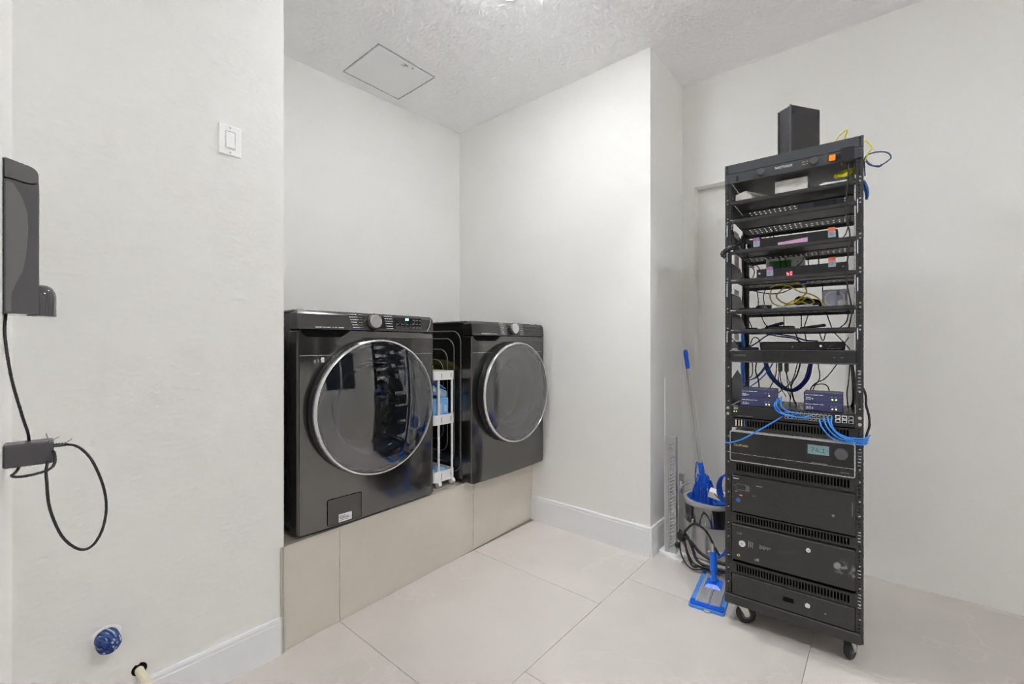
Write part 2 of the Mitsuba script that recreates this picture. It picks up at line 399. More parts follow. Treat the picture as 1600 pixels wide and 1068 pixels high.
# ================================================================ soap dispenser on the side wall
tw = np.array([-.0617, -.9981, 0]); nw = np.array([.9981, -.0617, 0])
o = np.array([SIDE(1.55), 1.55, 0])
W = axes(nw, -tw, [0, 0, 1], o)                          # local: p out of the wall, q away from the viewer, z
SIDEP = axes([1, 0, 0], [0, 0, 1], [0, -1, 0])           # (p, z) drawing, extruded towards -q
def side_plate(poly, q0, q1):
    m = extrude(poly, q1 - q0); m.apply_transform(SIDEP); m.apply_translation([0, q1, 0]); return m
t = thing('soap_dispenser', 'tall dark grey automatic soap dispenser on the wall at the left edge', 'soap dispenser')
def arc(cx, cz, r, a0, a1, n=8): return [(cx + r * math.cos(math.radians(a)), cz + r * math.sin(math.radians(a))) for a in np.linspace(a0, a1, n)]
cap = Polygon([(0.0025, 1.667), (.012, 1.667), (.036, 1.662), (.047, 1.662), (.0575, 1.667)] + arc(.0365, 1.683, .021, 0, 78) + [(.0025, 1.714)])
body = Polygon([(0.0025, 1.352), (.0575, 1.352), (.0575, 1.664), (.047, 1.659), (.036, 1.659), (.012, 1.664), (.0025, 1.664)])
part(t, 'lid', side_plate(cap.buffer(-.0008), 0, .10), 'grey_plastic', M=W)
part(t, 'body', side_plate(body, .001, .099), 'grey_smoke', M=W)
part(t, 'back_plate', side_plate(sbox(0, 1.349, .0026, 1.712), .004, .096), 'black_plastic', M=W)
tank = Polygon([(.005, 1.356), (.014, 1.356), (.0135, 1.378), (.0145, 1.40), (.021, 1.422), (.031, 1.45), (.037, 1.49), (.0405, 1.55), (.039, 1.59), (.031, 1.625), (.016, 1.657), (.005, 1.659)])
tank = tank.buffer(-.0035, quad_segs=12).buffer(.009, quad_segs=12).buffer(-.0055, quad_segs=12)
part(t, 'tank_window', side_plate(tank, -.0012, .001), 'grey_tank', 'lighter grey see-through soap tank panel', M=W)
sp = trimesh.creation.icosphere(4, 1); v_ = sp.vertices.copy()
v_ = np.sign(v_) * np.abs(v_) ** .8; v_ = v_ * [.0255, .036, .036] + [.0615, .05, 1.391]
lo_ = v_[v_[:, 2] < 1.391].copy(); lo_[:, 2] = 1.349; lo_[:, :2] = (lo_[:, :2] - [.0615, .05]) / np.maximum(np.linalg.norm((lo_[:, :2] - [.0615, .05]) / [.0255, .036], axis=1), .2)[:, None] + [.0615, .05]
m = trimesh.convex.convex_hull(np.vstack([v_[v_[:, 2] >= 1.391], lo_])); part(t, 'nozzle', m, 'grey_smoke', 'bulging grey soap nozzle', 40, M=W)
t = thing('power_adapter', 'dark grey box power adapter with looping black cord below the soap dispenser', 'power adapter')
part(t, 'body', box(0, .0825, .0, .055, .992, 1.046, .0035), 'adapter_grey', M=W)
part(t, 'top_strip', box(.034, .040, .004, .050, 1.0455, 1.0466), 'black_plastic', M=W)
part(t, 'strain_relief', cyl((.0825, .027, 1.030), (.104, .027, 1.029), .0045, 12, .0035), 'cable_black', M=W)
for i in range(4): part(t, 'relief_ring', cyl((.086 + i * .005, .027, 1.030), (.088 + i * .005, .027, 1.030), .0055, 12), 'cable_black', M=W)
cord = [(.022, 1.58, 1.352), (.0205, 1.56, 1.30), (.030, 1.55, 1.204), (.047, 1.555, 1.113), (.058, 1.575, 1.06), (.058, 1.62, 1.02), (.040, 1.56, .985), (.030, 1.50, .984), (.05, 1.482, .983), (.085, 1.488, .988), (.098, 1.51, 1.0), (.098, 1.54, 1.02),
        (.094, 1.56, 1.01), (.085, 1.53, .985), (.084, 1.50, .96), (.088, 1.495, .90), (.1035, 1.495, .838), (.121, 1.495, .802), (.143, 1.495, .78), (.163, 1.495, .785), (.180, 1.495, .819), (.187, 1.495, .873), (.180, 1.495, .931), (.163, 1.495, .988), (.150, 1.515, 1.014), (.137, 1.55, 1.026), (.120, 1.577, 1.0295)]
part(t, 'power_cord', tube(cord, .0030, 10, 8), 'cable_black', 'black power cord looping below the adapter', True)
for a, b in (((.07, 1.50, 1.05), (.104, 1.49, 1.062)), ((.09, 1.50, 1.048), (.083, 1.50, 1.072)), ((.096, 1.50, 1.04), (.126, 1.50, 1.052))):
    part(t + '__power_cord', 'twist_tie', tube([a, ((a[0] + b[0]) / 2, a[1] - .003, (a[2] + b[2]) / 2 - .003), b], .0009, 5), 'cable_grey', 'thin grey wire twist tie')

# ================================================================ pipe stubs on the left wall
t = thing('taped_pipe_stub', 'capped pipe stub wrapped in crinkled blue tape low on the left wall', 'pipe')
PX, PZ = .240, .337
m = lathe([(0, .074), (.014, .073), (.023, .067), (.0285, .056), (.0305, .04), (.030, 0), (0, 0)], 28)
m.vertices += .0016 * (meshkit.noise(m.vertices * 120)[:, None] - .5) * np.array([1, 1, 1])
m.apply_transform(axes([1, 0, 0], [0, 0, 1], [0, -1, 0], [PX, YL - .0, PZ])); part(t, 'tape', m, 'blue_tape', smooth=40)
m = lathe([(.026, 0), (.038, 0), (.037, .003), (.029, .004), (.026, 0)], 28); m.vertices[:, :2] *= 1 + .12 * (meshkit.noise(m.vertices * 60)[:, None] - .5)
m.apply_transform(axes([1, 0, 0], [0, 0, 1], [0, -1, 0], [PX, YL, PZ])); part(t, 'plaster_ring', m, 'plaster')
t = thing('drain_pipe', 'ivory plastic drain pipe coming out of a hole at the bottom of the left wall', 'pipe')
part(t, 'pipe', tube([(.322, YL + .03, .186), (.322, YL - .015, .184), (.328, YL - .045, .172), (.336, YL - .056, .14), (.342, YL - .060, .08), (.344, YL - .06, .0)], .0125, 14), 'pvc_ivory', smooth=True)
m = cyl((.322, YL - .0006, .188), (.322, YL + .002, .188), .021, 18); part(t, 'hole', m, 'black_hole', 'ragged dark hole around the pipe')

# ================================================================ washer and dryer
def machine(name, label, x0, yf, wd, ztop, door_u, door_z, dr_, is_washer):
    t = thing(name, label, name)
    M = axes([1, 0, 0], [0, 1, 0], [0, 0, 1], [x0, yf, 0])
    z0 = ZP + .012
    D = .74
    BOW = .014                                           # the fronts bulge slightly
    BOWED = ('front_panel', 'front_edge', 'seam', 'control_panel', 'gap', 'grip', 'ledge', 'knob', 'knob_face', 'knob_ring', 'programme_print', 'button_print', 'display', 'corner_trim', 'slogan_print', 'filter_cover', 'outline', 'sticker', 'sticker_print', 'front_label', 'badge')
    def bow(m):
        m = m.copy()
        if m.extents[0] > .09:
            v, f = trimesh.remesh.subdivide_to_size(m.vertices, m.faces, .045, max_iter=12)
            m = trimesh.Trimesh(v, f); m.merge_vertices()
        w_ = np.clip((.07 - m.vertices[:, 1]) / .06, 0, 1)
        m.vertices[:, 1] -= w_ * BOW * (1 - (2 * m.vertices[:, 0] / wd - 1) ** 2)
        return m
    def P(n, m, mt, lab=None, sm=False, par=t):
        if n in BOWED: m, sm = bow(m), (sm or 25)
        return part(par, n, m, mt, lab, sm, M=M)
    zc = ztop - .088                                     # lower edge of the control panel
    # cabinet behind the front, with top lid
    P('cabinet', box(.004, wd - .004, .075, D, z0 + .01, ztop - .012, .006), 'cabinet_black')
    P('top_lid', box(.002, wd - .002, .05, D + .005, ztop - .016, ztop - .001, .006), 'cabinet_black')
    # front panel: rounded upright edges, with a round opening
    sil = rrect(0, wd, z0, zc - .004, .018)
    hole = Point(door_u, door_z).buffer(dr_ - .035, quad_segs=20)
    fp = plate(sil.difference(hole), .004, .075)
    P('front_panel', fp, 'black_stainless')
    for u0, u1 in ((0, .012), (wd - .012, wd)):
        P('front_edge', box(u0 - .001, u1 + .001, .0, .08, z0 + .004, zc - .006, .005), 'panel_stainless')
    # seam across the front, left and right of the door
    for a, b in ((.012, door_u - math.sqrt(max(dr_ ** 2 - (1.231 - door_z) ** 2, 0)) - .004), (door_u + math.sqrt(max(dr_ ** 2 - (1.231 - door_z) ** 2, 0)) + .004, wd - .012)):
        P('seam', box(a, b, .0015, .006, 1.2295, 1.2325), 'steel')
    # control panel leaning back a little, with rounded end
    prof = [(-.006, zc), (-.002, zc + .012), (.004, ztop - .02), (.016, ztop - .004), (.05, ztop), (.075, ztop), (.075, zc)]
    m = extrude(Polygon(prof), wd - .004); m.apply_transform(axes([0, 1, 0], [0, 0, 1], [1, 0, 0], [.002, 0, 0]))
    a_ = m3.Manifold(m3.Mesh(np.asarray(m.vertices, np.float32), np.asarray(m.faces, np.uint32)))
    b_ = plate(rrect(.002, wd - .002, zc - .05, ztop, .022), -.1, .2); b_ = m3.Manifold(m3.Mesh(np.asarray(b_.vertices, np.float32), np.asarray(b_.faces, np.uint32)))
    c_ = (a_ ^ b_).to_mesh()
    if len(c_.tri_verts) > 8: m = trimesh.Trimesh(c_.vert_properties[:, :3], c_.tri_verts)
    cp = P('control_panel', m, 'panel_stainless')
    # shadow gap and grip recess below the panel
    P('gap', box(.006, wd - .006, .006, .07, zc - .006, zc + .001), 'black_hole')
    P('grip', plate(Polygon([(.018, zc - .001), (.245, zc - .001), (.19, zc - .034), (.045, zc - .034), (.02, zc - .018)]), .0025, .006), 'black_hole', 'dark grip recess under the control panel')
    led = trimesh.convex.convex_hull([(.245, .0, zc - .003), (wd - .09, .0, zc - .003), (.19, -.010, zc - .034), (wd - .012, -.010, zc - .034), (.245, .006, zc - .003), (wd - .012, .006, zc - .003), (.19, .006, zc - .034), (wd - .012, .006, zc - .034)])
    P('ledge', led, 'black_stainless')
    if not is_washer: pass
    # knob
    ku, kz = (.362, zc + .045) if is_washer else (.36, zc + .048)
    kn = P('knob', cyl((ku, .0, kz - .001), (ku, -.026, kz), .0355, 36, .033), 'steel', None, 30)
    P('knob_face', cyl((ku, -.026, kz), (ku, -.029, kz), .0325, 36, .031), 'knob_steel', None, 30, kn)
    P('knob_ring', lathe_ring(ku, -.006, kz, .0365, .0385), 'black_plastic', None, 30, kn)
    # printed programme names: light dashes both sides of the knob, display, buttons
    dx = .003
    tilt = lambda z: -.0075 + (z - zc) * .14
    rowsz = [zc + .075 - i * .0125 for i in range(6)]
    marks = []
    for i, z in enumerate(rowsz):
        marks.append(box(ku - .130 + .004 * i, ku - .088 + .004 * (i % 3), tilt(z) - .0004, tilt(z) + .002, z - .0018, z + .0018))
        marks.append(box(ku - .078, ku - .058, tilt(z) - .0004, tilt(z) + .002, z - .0006, z + .0006))
        marks.append(box(ku + .062 + .002 * i, ku + .108 + .002 * (i % 3), tilt(z) - .0004, tilt(z) + .002, z - .0018, z + .0018))
    P('programme_print', cat(*marks), 'print_white', None, False, cp)
    z = zc + .004
    P('programme_print', box(ku - .112, ku - .065, tilt(z) - .0004, tilt(z) + .002, z - .002, z + .0015), 'print_blue', None, False, cp)
    bm = []
    for i in range(4):
        for j in range(2): bm.append(box(ku + .135 + i * .030, ku + .150 + i * .030, tilt(zc + .03) - .0006, tilt(zc + .03) + .003, zc + .016 + j * .02, zc + .0185 + j * .02))
        bm.append(box(ku + .135 + i * .030, ku + .1365 + i * .030, tilt(zc + .045) - .0006, tilt(zc + .04) + .003, zc + .024, zc + .042))
    P('button_print', cat(*bm), 'print_grey' if is_washer else 'print_dim', None, False, cp)
    if is_washer:
        k = P('display', box(ku + .128, ku + .30, tilt(zc + .06) - .0012, tilt(zc + .06) + .006, zc + .012, zc + .072, .001), 'black_gloss', 'dark glass display with glowing blue digits', False, cp)
        lit = part(cp, 'display_digits', bow(cat(box(ku + .190, ku + .212, tilt(zc + .064) - .0024, tilt(zc + .064), zc + .057, zc + .069))), 'print_blue', 'glowing blue display digits', M=M, emitter=emit('', (.15, .65, 1.0), .9))
        P('button_print', cat(*[box(ku + .235 + (i % 3) * .022, ku + .245 + (i % 3) * .022, -.0105, -.003, zc + .018 + (i // 3) * .02, zc + .0225 + (i // 3) * .02) for i in range(9)]), 'print_grey', None, False, cp)
        P('corner_trim', tube([(wd - .055, -.008, zc + .004), (wd - .035, -.006, zc + .03), (wd - .022, -.002, zc + .07)], .0022, 6), 'steel', None, True, cp)
    else:
        P('button_print', cat(*[box(ku + .13 + (i % 5) * .035, ku + .145 + (i % 5) * .035, -.0105, -.003, zc + .02 + (i // 5) * .022, zc + .0235 + (i // 5) * .022) for i in range(15)]), 'print_grey', None, False, cp)
    zz = zc + .010
    P('slogan_print', cat(*[box(.075 + a, .075 + b, tilt(zz) - .0005, tilt(zz) + .002, zz - .0022, zz + .0022) for a, b in ((0, .028), (.031, .046), (.050, .068), (.076, .083), (.089, .099), (.106, .130))]), 'print_white', None, False, cp)
    # door: gasket shadow ring, chrome rim, curved tinted glass, bowl and drum behind
    d = P('door', ring_mesh(door_u, door_z, [(dr_ - .002, -.004), (dr_ + .004, -.012), (dr_ + .004, -.048), (dr_ - .02, -.055), (dr_ - .03, -.048), (dr_ - .03, -.004)]), 'gasket', None, 40)
    P('rim', ring_mesh(door_u, door_z, [(dr_ + .003, -.052), (dr_ + .001, -.064), (dr_ - .004, -.069), (dr_ - .009, -.070), (dr_ - .012, -.064), (dr_ - .011, -.054)]), 'chrome', 'polished chrome door rim', 40, d)
    prof = [(0.0001, -.086)] + [(r * (dr_ - .010), -.086 + .021 * r ** 2) for r in np.linspace(.1, 1, 12)]
    P('glass', disc_mesh(door_u, door_z, prof), 'door_glass', 'dark tinted round door glass', True, d)
    rb = dr_ * .60
    P('bowl', disc_mesh(door_u, door_z, [(dr_ - .02, -.050), (rb + .04, -.046), (rb + .012, -.03), (rb, .02), (rb * .92, .10), (rb * .80, .125), (rb * .4, .142), (.0001, .145)]), 'bowl_glass', 'clear inner door bowl', True, d)
    P('drum', disc_mesh(door_u, door_z, [(dr_ - .036, .006), (dr_ - .036, .45), (.0001, .47)]), 'drum_metal', None, 40)
    # feet
    for fu in (.05, wd - .05):
        for fd in (.12, D - .08):
            P('foot', cyl((fu, fd, ZP + .001), (fu, fd, z0 + .012), .018, 14), 'rubber')
    if is_washer:
        f = P('filter_cover', plate(rrect(.134, .298, z0 + .008, z0 + .125, .008), .002, .006), 'panel_stainless', 'square drain filter cover')
        P('outline', plate(rrect(.132, .300, z0 + .006, z0 + .127, .009).difference(rrect(.1335, .2985, z0 + .0075, z0 + .1255, .008)), .0012, .005), 'black_hole', None, False, f)
        s = P('sticker', plate(sbox(.184, z0 + .012, .248, z0 + .048), -.0004, .001), 'label_white', 'small white printed sticker', False, f)
        P('sticker_print', cat(*[box(.188, .188 + w_, -.0008, 0, z0 + zz_, z0 + zz_ + .003) for w_, zz_ in ((.03, .039), (.045, .032), (.05, .026), (.038, .019))]), 'print_grey', None, False, f)
        P('front_label', plate(sbox(.104, 1.200, .119, 1.222), .0025, .004), 'label_white', 'tiny white square label')
        P('badge', cat(plate(sbox(.072, 1.198, .082, 1.212), .0025, .004), plate(sbox(.088, 1.200, .096, 1.214), .0025, .004)), 'print_grey')
    else:
        # embossed nested ribs on the left side panel
        for i, (a, top, fb) in enumerate(((.085, 1.362, .0), (.145, 1.317, .0), (.205, 1.250, .0), (.245, 1.184, .0))):
            lo = 1.35 - (top - .48) + .05
            lo = {0: .50, 1: .55, 2: .61, 3: .68}[i]
            y0, y1, r = a + .012, .715 - .045 * i, .07
            ring = rrect(y0, y1, lo, top, r)
            c = np.array(ring.exterior.coords)[:-1]
            pts = [(.003, y, z) for y, z in c]; pts.append(pts[0])
            P('side_rib', tube(pts, .0042, 6, smooth=False), 'grey_plastic', None, True)
        P('side_panel_edge', box(.0, .006, .070, .078, z0 + .01, ztop - .02), 'panel_stainless')
    return t

def ring_mesh(u, z, prof, n=72):
    """closed ring of the (radius, depth) outline about the axis along depth through (u, z)"""
    P = [(r, -d) for r, d in prof]; P.append(P[0])
    m = trimesh.creation.revolve(np.array(P), sections=n)
    m.apply_transform(axes([1, 0, 0], [0, 0, 1], [0, -1, 0], [u, 0, z]))
    if m.volume < 0: m.invert()
    return m
def disc_mesh(u, z, prof, n=72):
    m = trimesh.creation.revolve(np.array([(r, -d) for r, d in prof]), sections=n)
    m.apply_transform(axes([1, 0, 0], [0, 0, 1], [0, -1, 0], [u, 0, z]))
    return m
def lathe_ring(u, d, z, r0, r1): return ring_mesh(u, z, [(r0, d), (r1, d), (r1, d - .003), (r0, d - .003)], 40)

machine('washer', 'black stainless front loading washer with lit display at the left end of the tiled platform', .850, 1.931, .750, 1.436, .370, .979, .325, True)
machine('dryer', 'black front loading dryer with ribbed side panel, right of the slim white cart', 1.838, 1.868, .718, 1.424, .362, .974, .320, False)

# ================================================================ slim rolling cart between the machines
t = thing('rolling_cart', 'slim white three tier rolling cart squeezed between washer and dryer', 'cart')
CX0, CX1, CY0, CY1 = 1.662, 1.822, 2.0, 2.46
def tray(z0, z1):
    o_ = rrect(CX0, CX1, CY0, CY1, .014); i_ = o_.buffer(-.004)
    w_ = extrude(o_.difference(i_), z1 - z0); w_.apply_translation([0, 0, z0])
    b_ = extrude(o_, .004); b_.apply_translation([0, 0, z0]); return cat(w_, b_)
for z0_, z1_ in ((.470, .532), (.806, .864), (1.070, 1.122)):
    k = part(t, 'tray', tray(z0_, z1_), 'white_plastic')
    for hx in (CX0 + .055, CX1 - .032): part(k, 'hook_slot', box(hx, hx + .006, CY0 - .0015, CY0 + .001, z0_ + .012, z1_ - .014), 'bucket_grey')
for px_ in (1.705, 1.810):
    for py_ in (CY0 + .010, CY1 - .012):
        part(t, 'post', cyl((px_, py_, .462), (px_, py_, 1.112), .0075, 14), 'white_plastic', smooth=30)
        part(t, 'caster', cat(cyl((px_ - .011, py_, ZP + .0195), (px_ + .011, py_, ZP + .0195), .0185, 18), box(px_ - .008, px_ + .008, py_ - .008, py_ + .008, ZP + .02, .472)), 'white_plastic', smooth=30)
t = thing('dryer_sheet_box', 'light blue carton standing on the middle tray of the slim white cart', 'box')
part(t, 'box', box(1.672, 1.800, 2.03, 2.14, .8165, .958, .003), 'pack_blue')
part(t, 'print', cat(box(1.70, 1.745, 2.0285, 2.031, .86, .93), box(1.765, 1.787, 2.0285, 2.031, .875, .915)), 'pack_pale')
part(t, 'print', cat(*[box(1.765 + .006 * i, 1.767 + .006 * i, 2.0283, 2.03, .845, .865) for i in range(4)]), 'print_blue')
t = thing('wipes_pack', 'pale blue soft pack with an open flap lying on the blue carton in the cart', 'pack')
ex = np.array([.93, 0, -.36]); ez = np.array([.36, 0, .93])
part(t, 'pack', obox((1.737, 2.085, .995), ex, (0, 1, 0), ez, (.145, .10, .05), .015), 'pack_pale')
part(t, 'flap', trimesh.convex.convex_hull([(1.70, 2.04, 1.068), (1.70, 2.13, 1.068), (1.79, 2.04, 1.012), (1.79, 2.13, 1.012), (1.70, 2.04, 1.064), (1.79, 2.04, 1.008), (1.70, 2.13, 1.064), (1.79, 2.13, 1.008)]), 'pack_blue')
part(t, 'print', cat(*[obox((1.752 + .012 * i, 2.0345, .995 - .005 * i), ex, (0, 1, 0), (.5, 0, .866), (.003, .002, .022)) for i in range(4)]), 'print_grey')
solo('cloth', obox((1.742, 2.2, .505), (1, 0, 0), (0, 1, 0), (0, 0, 1), (.13, .34, .055), .02), 'cloth_blue', 'folded light blue cloth in the bottom tray of the cart', 'cloth')
m = trimesh.creation.icosphere(3, 1); m.vertices *= [.06, .12, .05]; m.vertices *= 1 + .25 * (meshkit.noise(m.vertices * 50)[:, None] - .5); m.apply_translation([1.745, 2.25, 1.128])
solo('sponge_pouch', m, 'cloth_yellow', 'yellow green pouch poking out of the top tray of the cart', 'pouch', smooth=True)


# ================================================================ the server rack; local axes: u to the right, d into the rack, z up
RU, RD = np.array([.0419, -.9991, 0]), np.array([.9991, .0419, 0])
RM = axes(RU, RD, [0, 0, 1], [2.190, .562, 0])
RW, RDEP, RT = .500, .45, 2.10
def rpart(par, n, m, mt, lab=None, sm=False, **kw): return part(par, n, m, mt, lab, sm, M=RM, **kw)
def rsolo(n, m, mt, lab, ct, group=None, sm=False, **kw): return solo(n, m, mt, lab, ct, group, None, sm, M=RM, **kw)

rack = thing('server_rack', 'tall black open server rack on casters against the right wall', 'server rack')
def flange(u0, u1, hole_u):
    p = sbox(u0, .10, u1, RT)
    holes = [sbox(hole_u - .0030, z - .0030, hole_u + .0030, z + .0030) for z in np.arange(.115, 2.09, .01482)]
    return plate(p.difference(unary_union(holes)), 0, .002)
for u0, u1, hu, web in ((0, .024, .014, (0, .002)), (RW - .024, RW, RW - .014, (RW - .002, RW))):
    rpart(rack, 'front_post', cat(flange(u0, u1, hu), box(web[0], web[1], .002, .055, .10, RT), box(u0 + .002, u1 - .002, .028, .0295, .10, RT)), 'powder_black')
    rpart(rack, 'rear_post', cat(box(u0, u1, RDEP - .002, RDEP, .10, RT), box(web[0], web[1], RDEP - .05, RDEP, .10, RT)), 'powder_black')
    for z in (.16, .70, 1.26, 1.80):
        rpart(rack, 'side_brace', box(web[0], web[1], .05, RDEP - .04, z, z + .035), 'powder_black')
rpart(rack, 'top_plate', box(.002, RW - .002, .01, RDEP - .002, RT - .012, RT - .008), 'powder_black')
for z in (.16, 2.04):
    rpart(rack, 'rear_rail', box(.024, RW - .024, RDEP - .012, RDEP - .002, z, z + .03), 'powder_black')
rpart(rack, 'base_skirt', cat(box(0, RW - .008, -.012, .004, .098, .1425, .004), box(0, .003, 0, RDEP, .098, .142), box(RW - .011, RW - .008, 0, RDEP, .098, .142), box(0, RW - .008, RDEP - .003, RDEP, .098, .142)), 'panel_black')
rpart(rack, 'base_plate', box(.003, RW - .011, .003, RDEP - .003, .100, .104), 'powder_black')
# casters: zinc fork, rubber wheel with grey hub
def caster(u, d, yaw):
    c, s = math.cos(yaw), math.sin(yaw)
    A = axes([c, s, 0], [-s, c, 0], [0, 0, 1], [u, d, 0])
    k = unique(f'{rack}__caster')
    off = .020
    tyre = ring_mesh(0, .041, [(.020, -.011), (.036, -.012), (.041, -.007), (.041, .007), (.036, .012), (.020, .011)], 32)
    tyre.apply_translation([off, 0, 0])
    hub = cyl((off, -.012, .041), (off, .012, .041), .0205, 20)
    plate_ = cat(box(-.03, .03, -.026, .026, .094, .0985, .001), cyl((0, 0, .086), (0, 0, .095), .022, 20))
    fork = []
    for sd in (-1, 1):
        f = extrude(Polygon([(-.020, .087), (.020, .087), (off + .012, .045), (off + .008, .034), (off - .008, .034), (off - .012, .045)]), .0022)
        f.apply_transform(FACE); f.apply_translation([0, sd * .0165 + .0011, 0]); fork.append(f)
    axle = cyl((off, -.020, .041), (off, .020, .041), .006, 12)
    for nm, m, mt in (('wheel', tyre, 'rubber'), ('hub', hub, 'dark_metal'), ('fork', cat(plate_, *fork), 'zinc'), ('axle', axle, 'steel')):
        m.apply_transform(A); m.apply_transform(RM)
        part(k, nm, m, mt, smooth=35)
for u, d, yw in ((.058, .045, .5), (.452, .040, 1.25), (.058, RDEP - .05, 1.2), (.452, RDEP - .05, .8)): caster(u, d, yw)

def screw(par, u, z, r=.0052, d=-.003, m='zinc'):
    rpart(par, 'screw', cyl((u, d + .001, z), (u, d - .0035, z), r, 12, r * .75), m, None, 30)
# vent panels with real slots over a dark back
def vent(z0, z1, u0, u1, d0, n, hole_z, lab=None):
    p = sbox(u0, z0, u1, z1)
    us = np.linspace(u0 + .03, u1 - .03, n)
    hz0, hz1 = hole_z
    hs = unary_union([rrect(u - .0034, u + .0034, hz0, hz1, .003) for u in us])
    k = rpart(rack, 'vent_panel', plate(p.difference(hs), d0, d0 + .0025), 'panel_black', lab)
    rpart(k, 'baffle', box(u0 + .005, u1 - .005, d0 + .030, d0 + .033, z0, z1), 'black_hole')
    rpart(k, 'lip', box(u0, u1, d0 - .006, d0 + .001, z1 - .003, z1), 'panel_black')
    return k
v = vent(.902, .946, .020, .480, .002, 38, (.910, .938), 'vented panel under the network switch')
for i, (du, mt) in enumerate(((.0, 'print_white'), (.012, 'print_gold'), (.023, 'print_white'), (.035, 'print_blue'))):
    rpart(v, 'tag_strip', box(.043 + du, .0475 + du, -.0005, .0015, .911, .939), mt)
vent(.694, .752, .020, .482, .002, 38, (.707, .741))
vent(.472, .516, .020, .482, .002, 38, (.478, .508))
vent(.238, .292, .020, .482, .002, 38, (.246, .280))
# lower drawers and blank fronts
def smear(cx, cz, rx, rz, seed):
    """whitish scuffs around a point of the front, in world coordinates (the front is nearly the plane of constant X)"""
    def fn(p, n, uv):
        uu = -(p.y - .562)
        r = dr.sqrt(dr.square((uu - cx) / rx) + dr.square((p.z - cz) / rz))
        f = fbm(p.y * 85 + seed, p.z * 85, 3.3, 4)
        a = smoothstep(1.0, .25, r) * smoothstep(.44, .66, f)
        r2 = dr.sqrt(dr.square((uu - cx + .030) / .014) + dr.square((p.z - cz - .012) / .016))
        a = dr.maximum(a * .6, smoothstep(1.05, .6, r2 + .5 * (f - .5)) * .8)
        return mix((.029, .028, .027), (.40, .40, .39), a * .8)
    return fn
mat('panel_scuffed', proc(smear(.447, .378, .05, .05, 5)), .42, spec=.45)
dr1 = rpart(rack, 'drawer', box(.030, .473, -.008, .012, .1445, .2365, .003), 'panel_black', 'bottom drawer front with recessed latch')
rpart(dr1, 'latch', plate(rrect(.226, .272, .181, .207, .004), -.0092, -.006), 'panel_black')
rpart(dr1, 'latch_recess', plate(rrect(.230, .268, .184, .203, .002), -.0098, -.006), 'black_hole')
rpart(dr1, 'lock', cyl((.317, -.007, .194), (.317, -.0115, .194), .0095, 22), 'print_white', 'round white drawer lock', 20)
rpart(dr1, 'lock', cyl((.377, -.007, .182), (.377, -.0095, .182), .0035, 12), 'print_grey')

a1 = thing('rack_chassis', 'plain black rack chassis with small printed marks, under the glossy amplifier', 'rack unit')
rpart(a1, 'front', box(.028, .475, -.010, .02, .522, .686, .004), 'panel_black')
rpart(a1, 'case', box(.0275, .4755, .004, .40, .523, .6855), 'powder_black')
rpart(a1, 'logo_print', box(.034, .058, -.0104, -.009, .672, .6755), 'print_white')
rpart(a1, 'print', cat(*[box(.033 + a, .033 + b, -.0104, -.009, z, z + h) for a, b, z, h in ((.0, .012, .640, .003), (.020, .024, .650, .005), (.026, .058, .649, .0025))]), 'print_dim')
rpart(a1, 'dial_print', plate(rrect(.046, .102, .622, .650, .006).difference(rrect(.048, .086, .626, .648, .004)), -.0104, -.009), 'print_dim')
rpart(a1, 'print', box(.128, .152, -.0104, -.009, .652, .656), 'print_grey')
rpart(a1, 'print', box(.113, .125, -.0104, -.009, .606, .611), 'print_dim')
rpart(a1, 'mark', box(.044, .053, -.0106, -.009, .613, .618), 'print_grey'); rpart(a1, 'mark', box(.060, .074, -.0106, -.009, .598, .604), 'print_orange')
rpart(a1, 'sticker', plate(Point(.056, .577).buffer(.010), -.0106, -.009), 'cable_steelblue', 'small round blue sticker')
rpart(a1, 'mark', cyl((.404, -.009, .589), (.404, -.0112, .589), .0055, 12), 'print_grey'); rpart(a1, 'mark', box(.463, .467, -.0106, -.009, .600, .655), 'print_dim')

a2 = thing('rack_chassis', 'black rack chassis with round white locks and whitish scuffs, above the bottom drawer', 'rack unit')
rpart(a2, 'front', box(.028, .475, -.008, .02, .303, .464, .004), 'panel_scuffed', 'scuffed black front')
rpart(a2, 'case', box(.0275, .4755, .004, .40, .304, .4635), 'powder_black')
for u, z, r in ((.072, .384, .0135), (.320, .425, .0085)):
    k = rpart(a2, 'lock', cyl((u, -.007, z), (u, -.012, z), r, 24), 'print_white', 'round white lock', 20); rpart(k, 'keyhole', cyl((u, -.011, z), (u, -.0125, z), r * .25, 10), 'print_grey')
k = rpart(a2, 'jack', ring_mesh(.057, .328, [(.0032, -.010), (.006, -.010), (.006, -.007), (.0032, -.007)], 20), 'print_gold', 'small brass ring jack', 30)
rpart(a2, 'print', plate(rrect(.050, .070, .423, .432, .004).difference(rrect(.052, .068, .4245, .4305, .003)), -.0086, -.007), 'print_grey')
for lo_i, hi_i in ((0, 3), (6, 12)):
    rpart(a2, 'caution_print', cat(*[box(.096 + i * .0075, .100 + i * .0075, -.0085, -.007, .372 + .001 * i + .004 * (i % 2), .402 - .0007 * i) for i in range(lo_i, hi_i)]), 'print_grey')
rpart(a2, 'print', box(.119, .127, -.0086, -.007, .320, .330), 'print_dim'); rpart(a2, 'mark', box(.127, .139, -.0086, -.007, .322, .334), 'print_grey')

